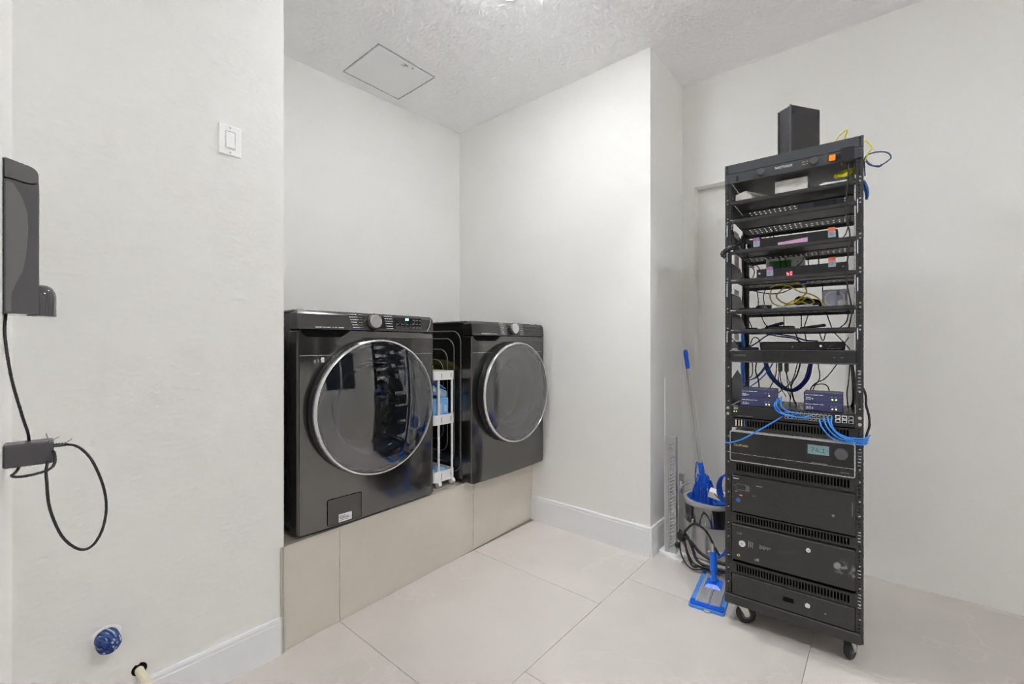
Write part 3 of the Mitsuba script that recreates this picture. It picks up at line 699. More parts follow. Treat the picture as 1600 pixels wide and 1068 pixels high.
# glossy amplifier with silver frame
am = thing('amplifier', 'glossy black amplifier with silver frame, small display and round dial in the rack', 'amplifier')
fr = rrect(.026, .474, .757, .893, .008)
rpart(am, 'frame', plate(fr.difference(rrect(.0295, .4705, .761, .888, .006)), -.034, -.004), 'silver_paint', 'silver front frame')
rpart(am, 'front', plate(rrect(.0292, .4708, .7605, .8885, .006), -.031, -.004), 'black_gloss')
rpart(am, 'case', box(.034, .466, -.004, .38, .760, .888), 'powder_black')
rpart(am, 'line', box(.030, .470, -.0316, -.030, .792, .7935), 'silver_paint')
rpart(am, 'logo', text('Control4', .041, .8255, .0105, -.0312), 'print_gold')
rpart(am, 'display_surround', plate(rrect(.312, .398, .812, .879, .003), -.0314, -.030), 'device_black')
dsp = rpart(am, 'display', box(.319, .391, -.0322, -.031, .832, .870), 'lcd', 'pale teal display reading 74.1')
rpart(dsp, 'digits', text('74.1', .329, .842, .0165, -.0324), 'lcd_digit')
rpart(am, 'dial', cyl((.430, -.030, .846), (.430, -.046, .846), .0225, 32, .021), 'dark_metal', 'round volume dial', 30)
rpart(am, 'print', cat(box(.330, .385, -.0316, -.030, .796, .798), box(.425, .455, -.0316, -.030, .772, .774)), 'print_grey')

# network switch
sw = thing('network_switch', 'black network switch with rows of ports and blue patch cables plugged in', 'network switch')
rpart(sw, 'body', box(.026, .474, -.004, .30, .950, 1.003, .002), 'device_black')
for u in (.012, .488):
    for z in (.964, .990): screw(sw, u, z, .0075, -.003, 'zinc')
rpart(sw, 'ear', box(.003, .028, -.0035, -.0005, .948, 1.005, .001), 'panel_black'); rpart(sw, 'ear', box(.472, .497, -.0035, -.0005, .948, 1.005, .001), 'panel_black')
rpart(sw, 'logo', cat(*[box(.036 + i * .004, .038 + i * .004, -.0046, -.003, .992, .992 + h) for i, h in enumerate((.003, .006, .003, .006, .003))], box(.036, .054, -.0046, -.003, .987, .990)), 'label_grey')
rpart(sw, 'led', cat(box(.037, .042, -.0046, -.003, .975, .978), box(.047, .050, -.0046, -.003, .975, .978)), 'cable_yellow', emitter=emit('', (.6, 1, .2), .5))
rpart(sw, 'print', box(.050, .115, -.0046, -.003, .957, .9595), 'print_dim')
i = 0
for row, z in enumerate((.981, .964)):
    for c in range(12):
        u = .236 + c * .0137
        k = rpart(sw, 'port', box(u, u + .0118, -.0055, .004, z, z + .0125, .0006), 'silver_paint')
        rpart(k, 'socket', box(u + .002, u + .0098, -.0062, -.004, z + .0025, z + .0085), 'black_hole')
for u in (.410, .431, .452):
    for z in (.966, .982):
        k = rpart(sw, 'uplink_port', box(u, u + .017, -.006, .004, z, z + .014, .0008), 'label_white' if u < .45 else 'silver_paint')
        rpart(k, 'socket', box(u + .003, u + .014, -.0068, -.004, z + .003, z + .010), 'black_hole')
rpart(sw, 'print', cat(*[box(.236 + c * .0137, .242 + c * .0137, -.0046, -.003, .996, .998) for c in range(12)]), 'print_grey')

# small blue extender boxes, two stacks of two, on the network switch
for st, (u0, u1) in (('left', (.061, .197)), ('right', (.302, .434))):
    for lv, nm in enumerate(('lower', 'upper')):
        z0 = 1.0035 + .0385 * lv
        e = thing('video_extender', f'small dark blue extender box marked 2G+, {nm} of the {st} pair on the network switch', 'extender box', 'blue extender boxes on the network switch')
        b = rpart(e, 'case', box(u0, u1, .012 + .001 * lv, .13, z0, z0 + .038, .0015), 'ext_blue')
        rpart(e, 'top', box(u0 + .001, u1 - .001, .013, .129, z0 + .0365, z0 + .0384), 'ext_top')
        rpart(e, 'mark', text('2G+', u0 + .006, z0 + .0075, .0105, .0118, True), 'print_white')
        rpart(e, 'print', cat(*[box(u0 + .006 + a, u0 + .006 + c, .0112, .013, z0 + .0265, z0 + .029) for a, c in ((0, .013), (.015, .024), (.026, .046), (.048, .062))]), 'print_white')
        rpart(e, 'print', cat(box(u1 - .040, u1 - .032, .0112, .013, z0 + .0215, z0 + .024), box(u1 - .026, u1 - .021, .0112, .013, z0 + .0195, z0 + .025)), 'print_grey')
        for du in ((-.036, -.024) if not (lv == 1 and st == 'left') else (-.024,)):
            rpart(e, 'led', box(u1 + du, u1 + du + .005, .0110, .013, z0 + .010, z0 + .0145), 'cable_yellow', 'lit green indicator', emitter=emit('', (.75, 1, .15), .7))

# slim controller bar
cb = thing('controller_bar', 'slim glossy black controller with a white logo, in the middle of the rack', 'controller')
rpart(cb, 'front', box(.020, .478, -.010, -.0005, 1.204, 1.254, .002), 'black_gloss')
rpart(cb, 'bottom_lip', box(.020, .478, -.011, -.0005, 1.200, 1.2055), 'device_grey')
rpart(cb, 'top_edge', box(.027, .473, -.010, .22, 1.2535, 1.256), 'device_grey')
rpart(cb, 'case', box(.026, .474, .004, .22, 1.203, 1.2535), 'powder_black')
rpart(cb, 'logo', text('Control4', .036, 1.228, .0092, -.0104), 'print_grey')
rpart(cb, 'led', box(.404, .410, -.0106, -.009, 1.226, 1.228), 'print_grey'); rpart(cb, 'led', box(.428, .436, -.0106, -.009, 1.226, 1.228), 'print_grey')

# shelves: perforated trays with a rolled front lip and raised side plates
tr = sbox(.030, 0, .470, .385)
hol = unary_union([sbox(u - .0034, d, u + .0034, d + .024) for u in np.linspace(.062, .438, 19) for d in (.232, .272, .312)])
mt_ = extrude(tr.difference(hol), .002)
side = Polygon([(.0, .0), (.0, .078), (.18, .078), (.30, .030), (.385, .010), (.385, 0)])
side_tall = Polygon([(.0, .0), (.0, .080), (.31, .080), (.385, .050), (.385, 0)])
def side_w(u, side=side):
    m = extrude(side, .0018); m.apply_transform(axes([0, 1, 0], [0, 0, 1], [1, 0, 0], [u, 0, 0])); return m
lip_p = [(r * math.cos(a), r * math.sin(a)) for r in (1,) for a in np.linspace(0, 2 * np.pi, 12, endpoint=False)]
SHARED = {'tray': mikit.ply(mt_, 'panel_black'), 'front_lip': mikit.ply(cat(box(.018, .478, -.006, .010, -.015, .004, .005)), 'powder_black', 30),
          'rear_rib': mikit.ply(cat(box(.030, .470, .380, .386, -.012, .0), box(.030, .470, .20, .202, -.004, 0)), 'powder_black'),
          'side_plate': mikit.ply(side_w(.0275), 'panel_black'), 'side_plate2': mikit.ply(side_w(.4705), 'panel_black'), 'side_plate3': mikit.ply(side_w(.0275, side_tall), 'panel_black'), 'side_plate4': mikit.ply(side_w(.4705, side_tall), 'panel_black')}
SHELVES = [1.930, 1.846, 1.706, 1.572, 1.434, 1.345]
for z in SHELVES:
    s_ = unique(f'{rack}__shelf')
    TM = RM @ axes([1, 0, 0], [0, 1, 0], [0, 0, 1], [0, 0, z])
    for nm in ('tray', 'front_lip', 'rear_rib') + (('side_plate3', 'side_plate4') if z > 1.8 else ('side_plate', 'side_plate2')):
        part(s_, nm.rstrip('234'), None, None, share=SHARED[nm], to=TM)
    for u in (.011, .489):
        for dz in (-.006, .010): screw(rack, u, z + dz, .0042, -.001, 'steel')
for u in (.0275, .4705):
    m = extrude(Polygon([(0, 1.006), (0, 1.125), (.12, 1.158), (.20, 1.13), (.30, 1.05), (.30, 1.006)]), .0018); m.apply_transform(axes([0, 1, 0], [0, 0, 1], [1, 0, 0], [u, 0, 0])); rpart(rack, 'side_bracket', m, 'panel_black')
# post stickers
for u, z, h in ((.004, 1.775, .055), (.004, 1.66, .05), (.004, 1.50, .06), (.004, 1.290, .05), (.477, 1.800, .055), (.477, 1.640, .055), (.477, 1.490, .055), (.477, 1.300, .045)):
    rpart(rack, 'slot_label', box(u + .002, u + .0065, -.0012, .0005, z, z + h), 'label_grey', 'narrow pale slot showing beside the post')
    rpart(rack, 'slot_label', cat(box(u + .009, u + .017, -.0016, .0004, z - .004, z + h + .004)), 'black_plastic')
for z, h in ((1.095, .10), (.80, .07), (.60, .02), (.50, .06), (.36, .05), (.24, .07)):
    rpart(rack, 'scuff', cat(*[box(.482, .486 + .004 + .004 * rng.random(), -.0010, .0004, z + i * .013, z + i * .013 + .0025 + .002 * rng.random()) for i in range(int(h / .013))]), 'label_grey', 'whitish scratches on the right post')
for z in (1.165, 1.085, 1.02, .86, .78, .735, .655, .60, .53, .46, .40, .31, .25, .19):
    screw(rack, .014, z + .01 * rng.random(), .0036, -.001, 'steel')
    screw(rack, .488, z + .01 * rng.random(), .0036, -.001, 'steel')

# blank panel and power conditioner at the top
bp = rpart(rack, 'blank_panel', box(.0, RW, -.006, -.0005, 2.0585, 2.1005, .001), 'powder_blue_black', 'blank panel across the top')
pc = thing('power_conditioner', 'black rack power conditioner with two knobs, orange rocker switch and white lettering', 'power conditioner')
rpart(pc, 'front', box(.0, RW, -.006, -.0005, 2.0145, 2.0570, .001), 'powder_blue_black')
rpart(pc, 'case', box(.027, .473, 0, .43, 2.016, 2.056), 'powder_black')
for u in (.148, .340):
    k = rpart(pc, 'knob', cyl((u, -.006, 2.036), (u, -.028, 2.036), .0165, 28, .0145), 'dark_metal', 'round knob', 30)
rpart(pc, 'logo', text('WATTBOX', .199, 2.0375, .0092, -.0063, True), 'print_white', 'white WATTBOX lettering')
rpart(pc, 'led', cat(*[box(u, u + .004, -.0066, -.005, z, z + .003) for u in (.313,) for z in (2.043, 2.032)], *[box(.298, .308, -.0063, -.005, z, z + .0018) for z in (2.0435, 2.0325)]), 'print_gold')
k = rpart(pc, 'switch_frame', box(.386, .414, -.0085, -.004, 2.021, 2.050, .001), 'black_plastic')
mat('orange_glow', srgb(246, 120, 30), .3)
rpart(pc, 'rocker_switch', box(.389, .411, -.0115, -.006, 2.0235, 2.0475, .002), 'orange_glow', 'glowing orange rocker switch', emitter=emit('', (1, .28, .03), .10))
k = rpart(pc, 'button', cyl((.424, -.006, 2.038), (.424, -.012, 2.038), .0085, 20), 'black_plastic', 'round button', 30)
rpart(pc, 'socket', box(.047, .057, -.0085, -.005, 2.021, 2.044, .001), 'black_plastic')
for u in (.011, .489):
    for z in (2.021, 2.033, 2.046, 2.067, 2.079, 2.091): screw(rack if z > 2.058 else pc, u, z, .0042, -.006, 'black_plastic' if z > 2.058 else 'dark_metal')
ad = thing('plug_adapter', 'square black plug adapter on the right end of the power conditioner', 'power adapter')
rpart(ad, 'body', box(.428, .472, -.052, -.0065, 1.996, 2.052, .004), 'device_black')
rpart(ad, 'top', box(.431, .469, -.050, -.0075, 2.051, 2.0526), 'device_grey')
rpart(ad, 'cord', tube([(.450, -.03, 1.998), (.453, -.032, 1.96), (.450, -.024, 1.92), (.444, -.02, 1.833), (.447, -.02, 1.769), (.457, -.02, 1.715), (.451, -.02, 1.629), (.445, -.02, 1.554), (.451, -.02, 1.498), (.463, -.02, 1.421), (.459, -.012, 1.375), (.452, .10, 1.350)], .0027, 7), 'cable_black', 'thin black cord hanging down the rack front', True)

# perforated enclosure on top of the rack
en = thing('enclosure', 'black perforated metal enclosure standing on top of the server rack', 'enclosure')
EX = np.array([math.cos(.94), math.sin(.94), 0]); EY = np.array([-math.sin(.94), math.cos(.94), 0])
EM = axes(EX, EY, [0, 0, 1], [.240, .180, RT - .0075])
def mesh_dots(p, n, uv):
    u, v = p.y * 135 + p.z * 78, p.z * 156
    r = dr.sqrt(dr.square(p.y * 210 + .5 * dr.floor(p.z * 230) - dr.floor(p.y * 210 + .5 * dr.floor(p.z * 230)) - .5) + dr.square(p.z * 230 - dr.floor(p.z * 230) - .5))
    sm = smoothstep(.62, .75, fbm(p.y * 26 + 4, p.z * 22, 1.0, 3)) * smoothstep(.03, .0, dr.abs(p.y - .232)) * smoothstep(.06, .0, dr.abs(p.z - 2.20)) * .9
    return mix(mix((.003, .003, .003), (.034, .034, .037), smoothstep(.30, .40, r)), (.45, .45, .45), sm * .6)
mat('perforated', proc(mesh_dots), .4)
def epart(n, m, mt, lab=None, sm=False):
    m = m.copy(); m.apply_transform(EM); return rpart(en, n, m, mt, lab, sm)
epart('case', box(.0, .172, .004, .062, .0, .292, .003), 'powder_black')
epart('front_grille', box(-.001, .173, -.001, .005, .0, .293, .001), 'perforated', 'perforated front face')
epart('edge_trim', box(-.003, .001, -.002, .004, 0, .294), 'device_grey')
epart('rear_flange', box(-.006, .172, .060, .068, 0, .288, .003), 'powder_black')
for u in (.014, .158): epart('key_slot', cat(cyl((u, -.0004, .258), (u, -.0022, .258), .0045, 12), box(u - .002, u + .002, -.0022, -.0004, .260, .270)), 'black_hole')
epart('foot', cyl((.012, .03, .0), (.012, .03, -.0005), .006, 12), 'steel')

# shelf 1: white cartons, papers, yellow cable bundle
Z = [z + .0022 for z in SHELVES]
c = thing('carton', 'white carton lying on the top shelf of the rack, in the middle', 'carton')
rpart(c, 'box', box(.192, .313, .055, .16, Z[0], Z[0] + .070, .001), 'carton_white'); rpart(c, 'lid_edge', box(.1915, .3135, .0545, .1605, Z[0] + .052, Z[0] + .0528), 'carton_side')
c = thing('carton', 'small white carton at the left end of the top rack shelf', 'carton')
m = trimesh.convex.convex_hull([(.036, .04, Z[0]), (.080, .035, Z[0]), (.036, .04, Z[0] + .040), (.080, .035, Z[0] + .050), (.15, .16, Z[0]), (.06, .20, Z[0]), (.15, .16, Z[0] + .048), (.06, .20, Z[0] + .042)])
rpart(c, 'box', m, 'carton_white'); rpart(c, 'flap', trimesh.convex.convex_hull([(.082, .036, Z[0] + .046), (.15, .155, Z[0] + .046), (.17, .10, Z[0] + .012), (.083, .038, Z[0] + .049), (.151, .156, Z[0] + .049), (.171, .10, Z[0] + .014)]), 'carton_side')
pp = thing('paper_stack', 'loose white papers under the yellow cable at the right of the top rack shelf', 'papers')
for i in range(5):
    rpart(pp, 'sheet', obox((.395 + .004 * (i % 3), .062 + .004 * i, Z[0] + .0022 + i * .0036), (math.cos(.07 * i - .1), math.sin(.07 * i - .1), 0), (-math.sin(.07 * i - .1), math.cos(.07 * i - .1), 0), (0, 0, 1), (.105 - .006 * i, .10, .0030)), 'paper')
def coil(c, rx, rd, rz, turns, r, seed, n=16, tilt=.3):
    g = random.Random(seed); P = []
    for i in range(int(turns * n)):
        a = 2 * np.pi * i / n; s = 1 + .15 * (g.random() - .5)
        P.append((c[0] + rx * s * math.cos(a), c[1] + rd * s * math.sin(a) + .006 * (g.random() - .5), c[2] + rz * s * math.sin(a + tilt) + .012 * (g.random() - .5)))
    return tube(P, r, 7, 3)
rsolo('yellow_cable', coil((.438, .052, 1.981), .030, .030, .017, 5, .0040, 3), 'cable_yellow', 'bright yellow cable bundle on papers under the power conditioner', 'cable', 'yellow network cables', True)
# shelf 2
g = thing('vented_box', 'grey ventilated box with a dotted front on the second rack shelf', 'network device')
def vent_dots(p, n, uv):
    uu, zz = -p.y * 140 + .0, p.z * 140
    r = dr.sqrt(dr.square(uu + .5 * dr.floor(zz) - dr.floor(uu + .5 * dr.floor(zz)) - .5) + dr.square(zz - dr.floor(zz) - .5))
    inside = smoothstep(.236, .232, p.y) * smoothstep(.152, .156, p.y) * smoothstep(1.858, 1.860, p.z) * smoothstep(1.898, 1.896, p.z)
    return mix(srgb(80, 82, 94), (.012, .012, .014), smoothstep(.42, .34, r) * inside)
mat('dotted_grey', proc(vent_dots), .4)
rpart(g, 'case', box(.275, .437, .095, .26, Z[1], Z[1] + .048, .001), 'device_grey'); rpart(g, 'front', box(.2745, .4375, .0935, .096, Z[1], Z[1] + .0485, .0005), 'dotted_grey', 'dotted vent front')
k = thing('wall_wart', 'small black power adapter at the left of the second rack shelf', 'power adapter')
rpart(k, 'body', box(.062, .135, .06, .12, Z[1], Z[1] + .022, .004), 'device_black'); rpart(k, 'cord', tube([(.07, .065, Z[1] + .015), (.045, .045, Z[1] + .02), (.036, .02, Z[1] - .002), (.036, -.012, Z[1] - .01), (.034, -.012, Z[1] - .045), (.028, .04, Z[1] - .07), (.04, .18, Z[1] - .10), (.035, .30, Z[1] - .134)], .0026, 6), 'cable_black', None, True)
# shelves 3 and 4: cable boxes with tags
def tag(par, u, z, d, col, tilt=0):
    k = rpart(par, 'tag', obox((u, d, z + .011), (1, 0, 0), (0, 1, 0), (0, 0, 1), (.025, .0012, .016)), col, f'{col.split("_")[1]} tag')
    rpart(k, 'label', obox((u + .001, d - .0006, z - .010), (1, 0, 0), (0, 1, 0), (0, 0, 1), (.026, .0012, .026)), 'label_grey', 'printed white label')
    rpart(k, 'print', cat(*[box(u - .006, u + .004 + .003 * (i % 2), d - .0018, d - .001, z - .004 - i * .005, z - .0025 - i * .005) for i in range(3)]), 'print_grey')
b1 = thing('cable_box', 'black set top box with pink, purple and orange tags on the third rack shelf', 'set top box', 'tagged set top boxes in the rack')
rpart(b1, 'case', box(.074, .417, .060, .27, Z[2], Z[2] + .052, .002), 'device_black')
rpart(b1, 'side_port', cyl((.088, .061, Z[2] + .026), (.088, .057, Z[2] + .026), .009, 16), 'black_hole'); rpart(b1, 'side_label', box(.075, .082, .0585, .061, Z[2] + .008, Z[2] + .034), 'label_white')
tag(b1, .118, Z[2] + .040, .0585, 'tag_purple'); tag(b1, .396, Z[2] + .042, .0585, 'tag_orange')
rpart(b1, 'note', obox((.258, .0575, Z[2] + .017), (.997, 0, .075), (0, 1, 0), (-.075, 0, .997), (.110, .0015, .022)), 'tag_pink', 'long pink paper note')
b2 = thing('cable_box', 'black set top box with a red display on the fourth rack shelf', 'set top box', 'tagged set top boxes in the rack')
rpart(b2, 'case', box(.119, .451, .060, .27, Z[3], Z[3] + .047, .002), 'device_black')
rpart(b2, 'button', cyl((.130, .061, Z[3] + .028), (.130, .0575, Z[3] + .028), .0045, 12), 'print_white'); rpart(b2, 'button', cyl((.435, .061, Z[3] + .028), (.435, .0585, Z[3] + .028), .0022, 10), 'print_white')
tag(b2, .171, Z[3] + .036, .0585, 'tag_purple'); tag(b2, .397, Z[3] + .052, .0585, 'tag_orange')
rpart(b2, 'display', cat(*[box(.236 + a, .236 + a2, .0588, .061, Z[3] + z0, Z[3] + z1) for a, a2, z0, z1 in ((0, .009, .010, .0125), (0, .009, .016, .0185), (0, .0025, .010, .025), (.012, .021, .010, .0125), (.0185, .021, .010, .025), (.012, .0145, .010, .025), (.012, .021, .0225, .025))]), 'tag_orange', 'glowing red digits', emitter=emit('', (1, .06, .09), 1.1))
gm = thing('green_module', 'white module with a green panel behind the set top box on the fourth rack shelf', 'network device')
rpart(gm, 'case', box(.125, .285, .285, .330, Z[3], Z[3] + .125, .003), 'carton_white'); rpart(gm, 'panel', box(.140, .232, .283, .286, Z[3] + .078, Z[3] + .115), 'green', 'green panel') if 'green' in scene else None
mat('green', srgb(58, 138, 50), .4)
rpart(gm, 'panel', box(.140, .232, .2825, .2855, Z[3] + .080, Z[3] + .114, .001), 'green', 'green panel')
for dz in (.085, .100): rpart(gm, 'jack', cyl((.258, .286, Z[3] + dz), (.258, .281, Z[3] + dz), .004, 12), 'print_gold')
# shelf 5: yellow coil, papers, white round device, black puck
for P in ([(.172, .10, 1.531), (.167, .10, 1.493), (.189, .09, 1.46), (.239, .08, 1.452), (.287, .09, 1.486), (.306, .10, 1.51), (.294, .11, 1.539), (.265, .12, 1.555), (.234, .11, 1.546), (.214, .10, 1.528)],):
    rsolo('yellow_cable', tube(P + [(.19, .12, 1.50), (.22, .13, 1.468), (.27, .12, 1.462), (.31, .11, 1.49)], .0030, 7), 'cable_olive', 'yellow cable loop standing up on the fifth rack shelf', 'cable', 'yellow network cables', True)
rsolo('yellow_cable', tube([(.168, .085, 1.536), (.198, .08, 1.549), (.24, .075, 1.540), (.283, .08, 1.510), (.325, .09, 1.496), (.354, .09, 1.472), (.363, .09, 1.444), (.33, .12, 1.445), (.28, .11, 1.470), (.22, .10, 1.450), (.258, .09, 1.474), (.309, .10, 1.484), (.333, .11, 1.464), (.30, .12, 1.447)], .0030, 7), 'cable_olive', 'yellow cable running to the right across the loop on the fifth rack shelf', 'cable', 'yellow network cables', True)
pl = thing('plastic_sleeve', 'pale folded plastic sleeve lying at the front of the fifth rack shelf', 'sleeve')
for i, (u0, u1, zz) in enumerate(((.192, .30, .0), (.24, .352, .0035), (.20, .33, .007))): rpart(pl, 'sheet', obox(((u0 + u1) / 2, .06, Z[4] + .003 + zz), (.999, 0, .03 * (i - 1)), (0, 1, 0), (-.03 * (i - 1), 0, .999), (u1 - u0, .08, .003)), 'label_grey')
rsolo('black_pouch', obox((.31, .16, Z[4] + .028), (.96, 0, -.28), (0, 1, 0), (.28, 0, .96), (.11, .06, .045), .012), 'device_black', 'black pouch behind the yellow cable on the fifth rack shelf', 'pouch')
wd_ = thing('router', 'grey white router with a round ring, right end of the fifth rack shelf', 'router')
rpart(wd_, 'case', box(.362, .448, .10, .13, Z[4], Z[4] + .078, .006), 'label_grey'); rpart(wd_, 'ring', ring_mesh(.405, Z[4] + .038, [(.031, .0985), (.034, .0985), (.034, .101), (.031, .101)], 40), 'white_plastic', None, 30)
rpart(wd_, 'foot', box(.415, .45, .085, .10, Z[4], Z[4] + .03, .006), 'white_plastic'); rpart(wd_, 'sticker', box(.412, .424, .0985, .101, Z[4] + .052, Z[4] + .072), 'print_grey')
k = thing('cable_puck', 'small round black puck with its cord coiled at the left of the fifth rack shelf', 'puck')
rpart(k, 'body', cyl((.145, .07, Z[4]), (.145, .07, Z[4] + .022), .026, 24, .022), 'device_black', None, 30); rpart(k, 'cord', coil((.145, .07, Z[4] + .012), .030, .034, .008, 3, .0024, 9), 'cable_black', None, True)
rsolo('flat_adapter', box(.05, .115, .04, .12, Z[4], Z[4] + .012, .003), 'device_black', 'flat black adapter at the far left of the fifth rack shelf', 'adapter')
# shelf 6: remotes and small boxes
rm = thing('remote_control', 'black remote control propped up on the sixth rack shelf', 'remote control')
rpart(rm, 'body', obox((.185, .10, Z[5] + .0195), (.955, 0, .297), (0, 1, 0), (-.297, 0, .955), (.075, .04, .012), .004), 'device_black'); rpart(rm, 'foot', box(.135, .165, .085, .12, Z[5], Z[5] + .008, .002), 'device_black')
rsolo('streaming_box', box(.165, .262, .05, .13, Z[5], Z[5] + .015, .003), 'device_black', 'low black streaming box right of the remote on the sixth rack shelf', 'media box')
rsolo('flat_case', obox((.33, .09, Z[5] + .0095), (.99, 0, .14), (0, 1, 0), (-.14, 0, .99), (.09, .07, .010), .003), 'device_black', 'thin black case at the right of the sixth rack shelf', 'case')
rsolo('hdmi_dongle', box(.072, .12, .06, .10, Z[5], Z[5] + .010, .003), 'device_black', 'tiny black dongle at the left of the sixth rack shelf', 'dongle')
# devices on the controller bar
mp = thing('media_player', 'long black media player with a lit logo standing on the slim controller', 'media player')
rpart(mp, 'case', box(.132, .440, .08, .22, 1.2562, 1.292, .003), 'device_black'); rpart(mp, 'panel', box(.142, .345, .0788, .081, 1.2582, 1.286), 'black_gloss'); rpart(mp, 'panel', box(.347, .432, .0788, .081, 1.2582, 1.286), 'black_plastic')
rpart(mp, 'logo', plate(Polygon([(.252, 1.266), (.2545, 1.266), (.256, 1.2695), (.2575, 1.266), (.260, 1.266), (.2565, 1.277), (.2555, 1.277)]), .0782, .079), 'print_grey')
rpart(mp, 'led', cyl((.358, .0795, 1.274), (.358, .077, 1.274), .0045, 12), 'label_white', 'lit round indicator', emitter=emit('', (1, .75, .7), .12))
rpart(mp, 'print', cat(*[box(.378 + a, .378 + b, .0782, .079, 1.262, 1.2645) for a, b in ((0, .012), (.015, .032), (.035, .048))]), 'print_grey')
rsolo('black_hub', box(.045, .122, .03, .11, 1.2562, 1.268, .004), 'device_black', 'small flat black hub on the left of the slim controller', 'hub')

# ---------------------------------------------------------------- cables in and around the rack
def cable(P, r, m, lab, group=None, name='cable', plug=None):
    return rsolo(name, tube(P, r, 7, 5), m, lab, 'cable', group, True)
for P, lab in (
    ([(.214, .02, 1.046), (.206, -.02, 1.021), (.228, -.022, .990), (.269, -.022, .978), (.317, -.007, .972)], 'bright blue patch cable bending left to right into the switch, lowest of the left bunch'),
    ([(.205, .02, 1.040), (.200, -.028, 1.020), (.214, -.030, .993), (.256, -.026, .979), (.303, -.022, .977), (.330, -.007, .987)], 'bright blue patch cable reaching farthest right in the left bunch on the switch'),
    ([(.220, .02, 1.052), (.225, -.015, 1.017), (.250, -.018, .997), (.290, -.007, .988)], 'bright blue patch cable at the top of the left bunch on the switch'),
    ([(.004, -.008, .832), (.018, -.040, .836), (.056, -.040, .849), (.090, -.040, .868), (.140, -.034, .905), (.188, -.030, .941), (.228, -.008, .972)], 'single bright blue patch cable slanting across the vent panel to the left post'),
    ([(.357, -.007, .974), (.369, -.040, .944), (.401, -.046, .907), (.441, -.040, .896), (.494, -.016, .889), (.512, .02, .892)], 'bright blue patch cable on the outside of the right bunch'),
    ([(.372, -.007, .980), (.386, -.045, .947), (.417, -.050, .915), (.451, -.046, .905), (.496, -.016, .8975), (.514, .03, .902)], 'bright blue patch cable second from outside in the right bunch'),
    ([(.385, -.007, .984), (.397, -.050, .954), (.425, -.054, .922), (.461, -.056, .911), (.498, -.016, .9055), (.516, .035, .911)], 'bright blue patch cable third from outside in the right bunch'),
    ([(.399, -.007, .988), (.399, -.045, .965), (.413, -.050, .937), (.441, -.048, .920), (.471, -.048, .916), (.503, -.012, .914), (.520, .04, .920)], 'bright blue patch cable on the inside of the right bunch')):
    cable(P, .0031, 'cable_blue', lab, 'bright blue patch cables on the switch', 'patch_cable')
cable([(.492, .02, 1.12), (.506, .03, 1.083), (.508, .03, 1.04), (.516, .03, 1.0), (.518, .03, .959), (.508, .02, .918), (.505, .01, .885)], .0042, 'cable_black', 'thick black cable looping outside the right post', name='power_cable')
# blue bundles behind the open bay: several strands each
def bundle(name, P, n, spread, r, m, lab, seed, ct='cable bundle'):
    g = random.Random(seed); t = thing(name, lab, ct)
    for i in range(n):
        o_ = np.array([g.uniform(-1, 1) * spread, g.uniform(-1, 1) * spread, g.uniform(-1, 1) * spread * .6])
        rpart(t, 'strand', tube([np.array(p) + o_ * (1 if 0 < q < len(P) - 1 else .7) for q, p in enumerate(P)], r, 6, 4), m, None, True)
    return t
bundle('cable_bundle', [(.012, .34, 1.345), (.014, .345, 1.273), (.012, .345, 1.189), (.016, .345, 1.105), (.026, .34, 1.02)], 7, .010, .0036, 'cable_steelblue', 'blue cable bundle running down the rear left corner of the rack', 1)
bundle('cable_bundle', [(.118, .30, 1.196), (.138, .30, 1.131), (.173, .30, 1.088), (.205, .295, 1.066), (.235, .29, 1.058)], 7, .010, .0036, 'cable_steelblue', 'lighter blue cable bundle hanging at the left in the open rack bay', 2)
bundle('cable_bundle', [(.235, .265, 1.060), (.255, .26, 1.068), (.280, .26, 1.092), (.300, .26, 1.130), (.312, .26, 1.196)], 9, .010, .0036, 'cable_navy', 'dark blue cable bundle curving up at the right in the open rack bay', 3)
bundle('cable_bundle', [(.053, .30, 1.100), (.081, .30, 1.115), (.11, .30, 1.152), (.130, .30, 1.19)], 3, .005, .0030, 'cable_steelblue', 'thin blue cable bundle slanting behind the left extender boxes', 4)
bundle('cable_bundle', [(-.004, -.016, 1.679), (-.004, -.014, 1.70), (.030, -.016, 1.722), (.060, .04, 1.752), (.075, .13, 1.790), (.11, .22, 1.790)], 5, .009, .0034, 'cable_black', 'black cable bundle slanting out past the left post beside the third shelf', 5)
bundle('cable_bundle', [(.463, .26, 1.19), (.470, .26, 1.10), (.470, .25, 1.03), (.462, .24, 1.006)], 4, .008, .0040, 'cable_black', 'black cable bundle at the right rear beside the extender boxes', 6)
bundle('cable_bundle', [(.504, .26, 1.995), (.512, .25, 1.970), (.518, .25, 1.940), (.517, .25, 1.915)], 8, .009, .0026, 'cable_steelblue', 'short blue cable bundle hanging outside the right post near the top', 7)
cable([(.36, .22, 2.092), (.404, .20, 2.173), (.43, .19, 2.203), (.447, .19, 2.209), (.440, .20, 2.188), (.415, .22, 2.12), (.40, .23, 2.095)], .0028, 'cable_yellow', 'yellow cable loop sticking up behind the top panel of the rack', 'yellow network cables', 'yellow_cable')
cable([(.47, .15, 2.095), (.505, .15, 2.130), (.518, .15, 2.118), (.528, .15, 2.094), (.516, .15, 2.076), (.506, .15, 2.045)], .0028, 'cable_yellow', 'yellow cable loop bulging outside the top right post of the rack', 'yellow network cables', 'yellow_cable')
cable([(.507, .20, 2.00), (.507, .20, 2.076), (.530, .20, 2.091), (.560, .20, 2.089), (.583, .20, 2.077), (.591, .20, 2.054), (.567, .20, 2.036), (.550, .20, 2.028), (.521, .20, 2.050), (.507, .20, 2.078)], .0028, 'cable_slate', 'slate blue cable loop sticking out to the right of the rack top', None, 'blue_cable')
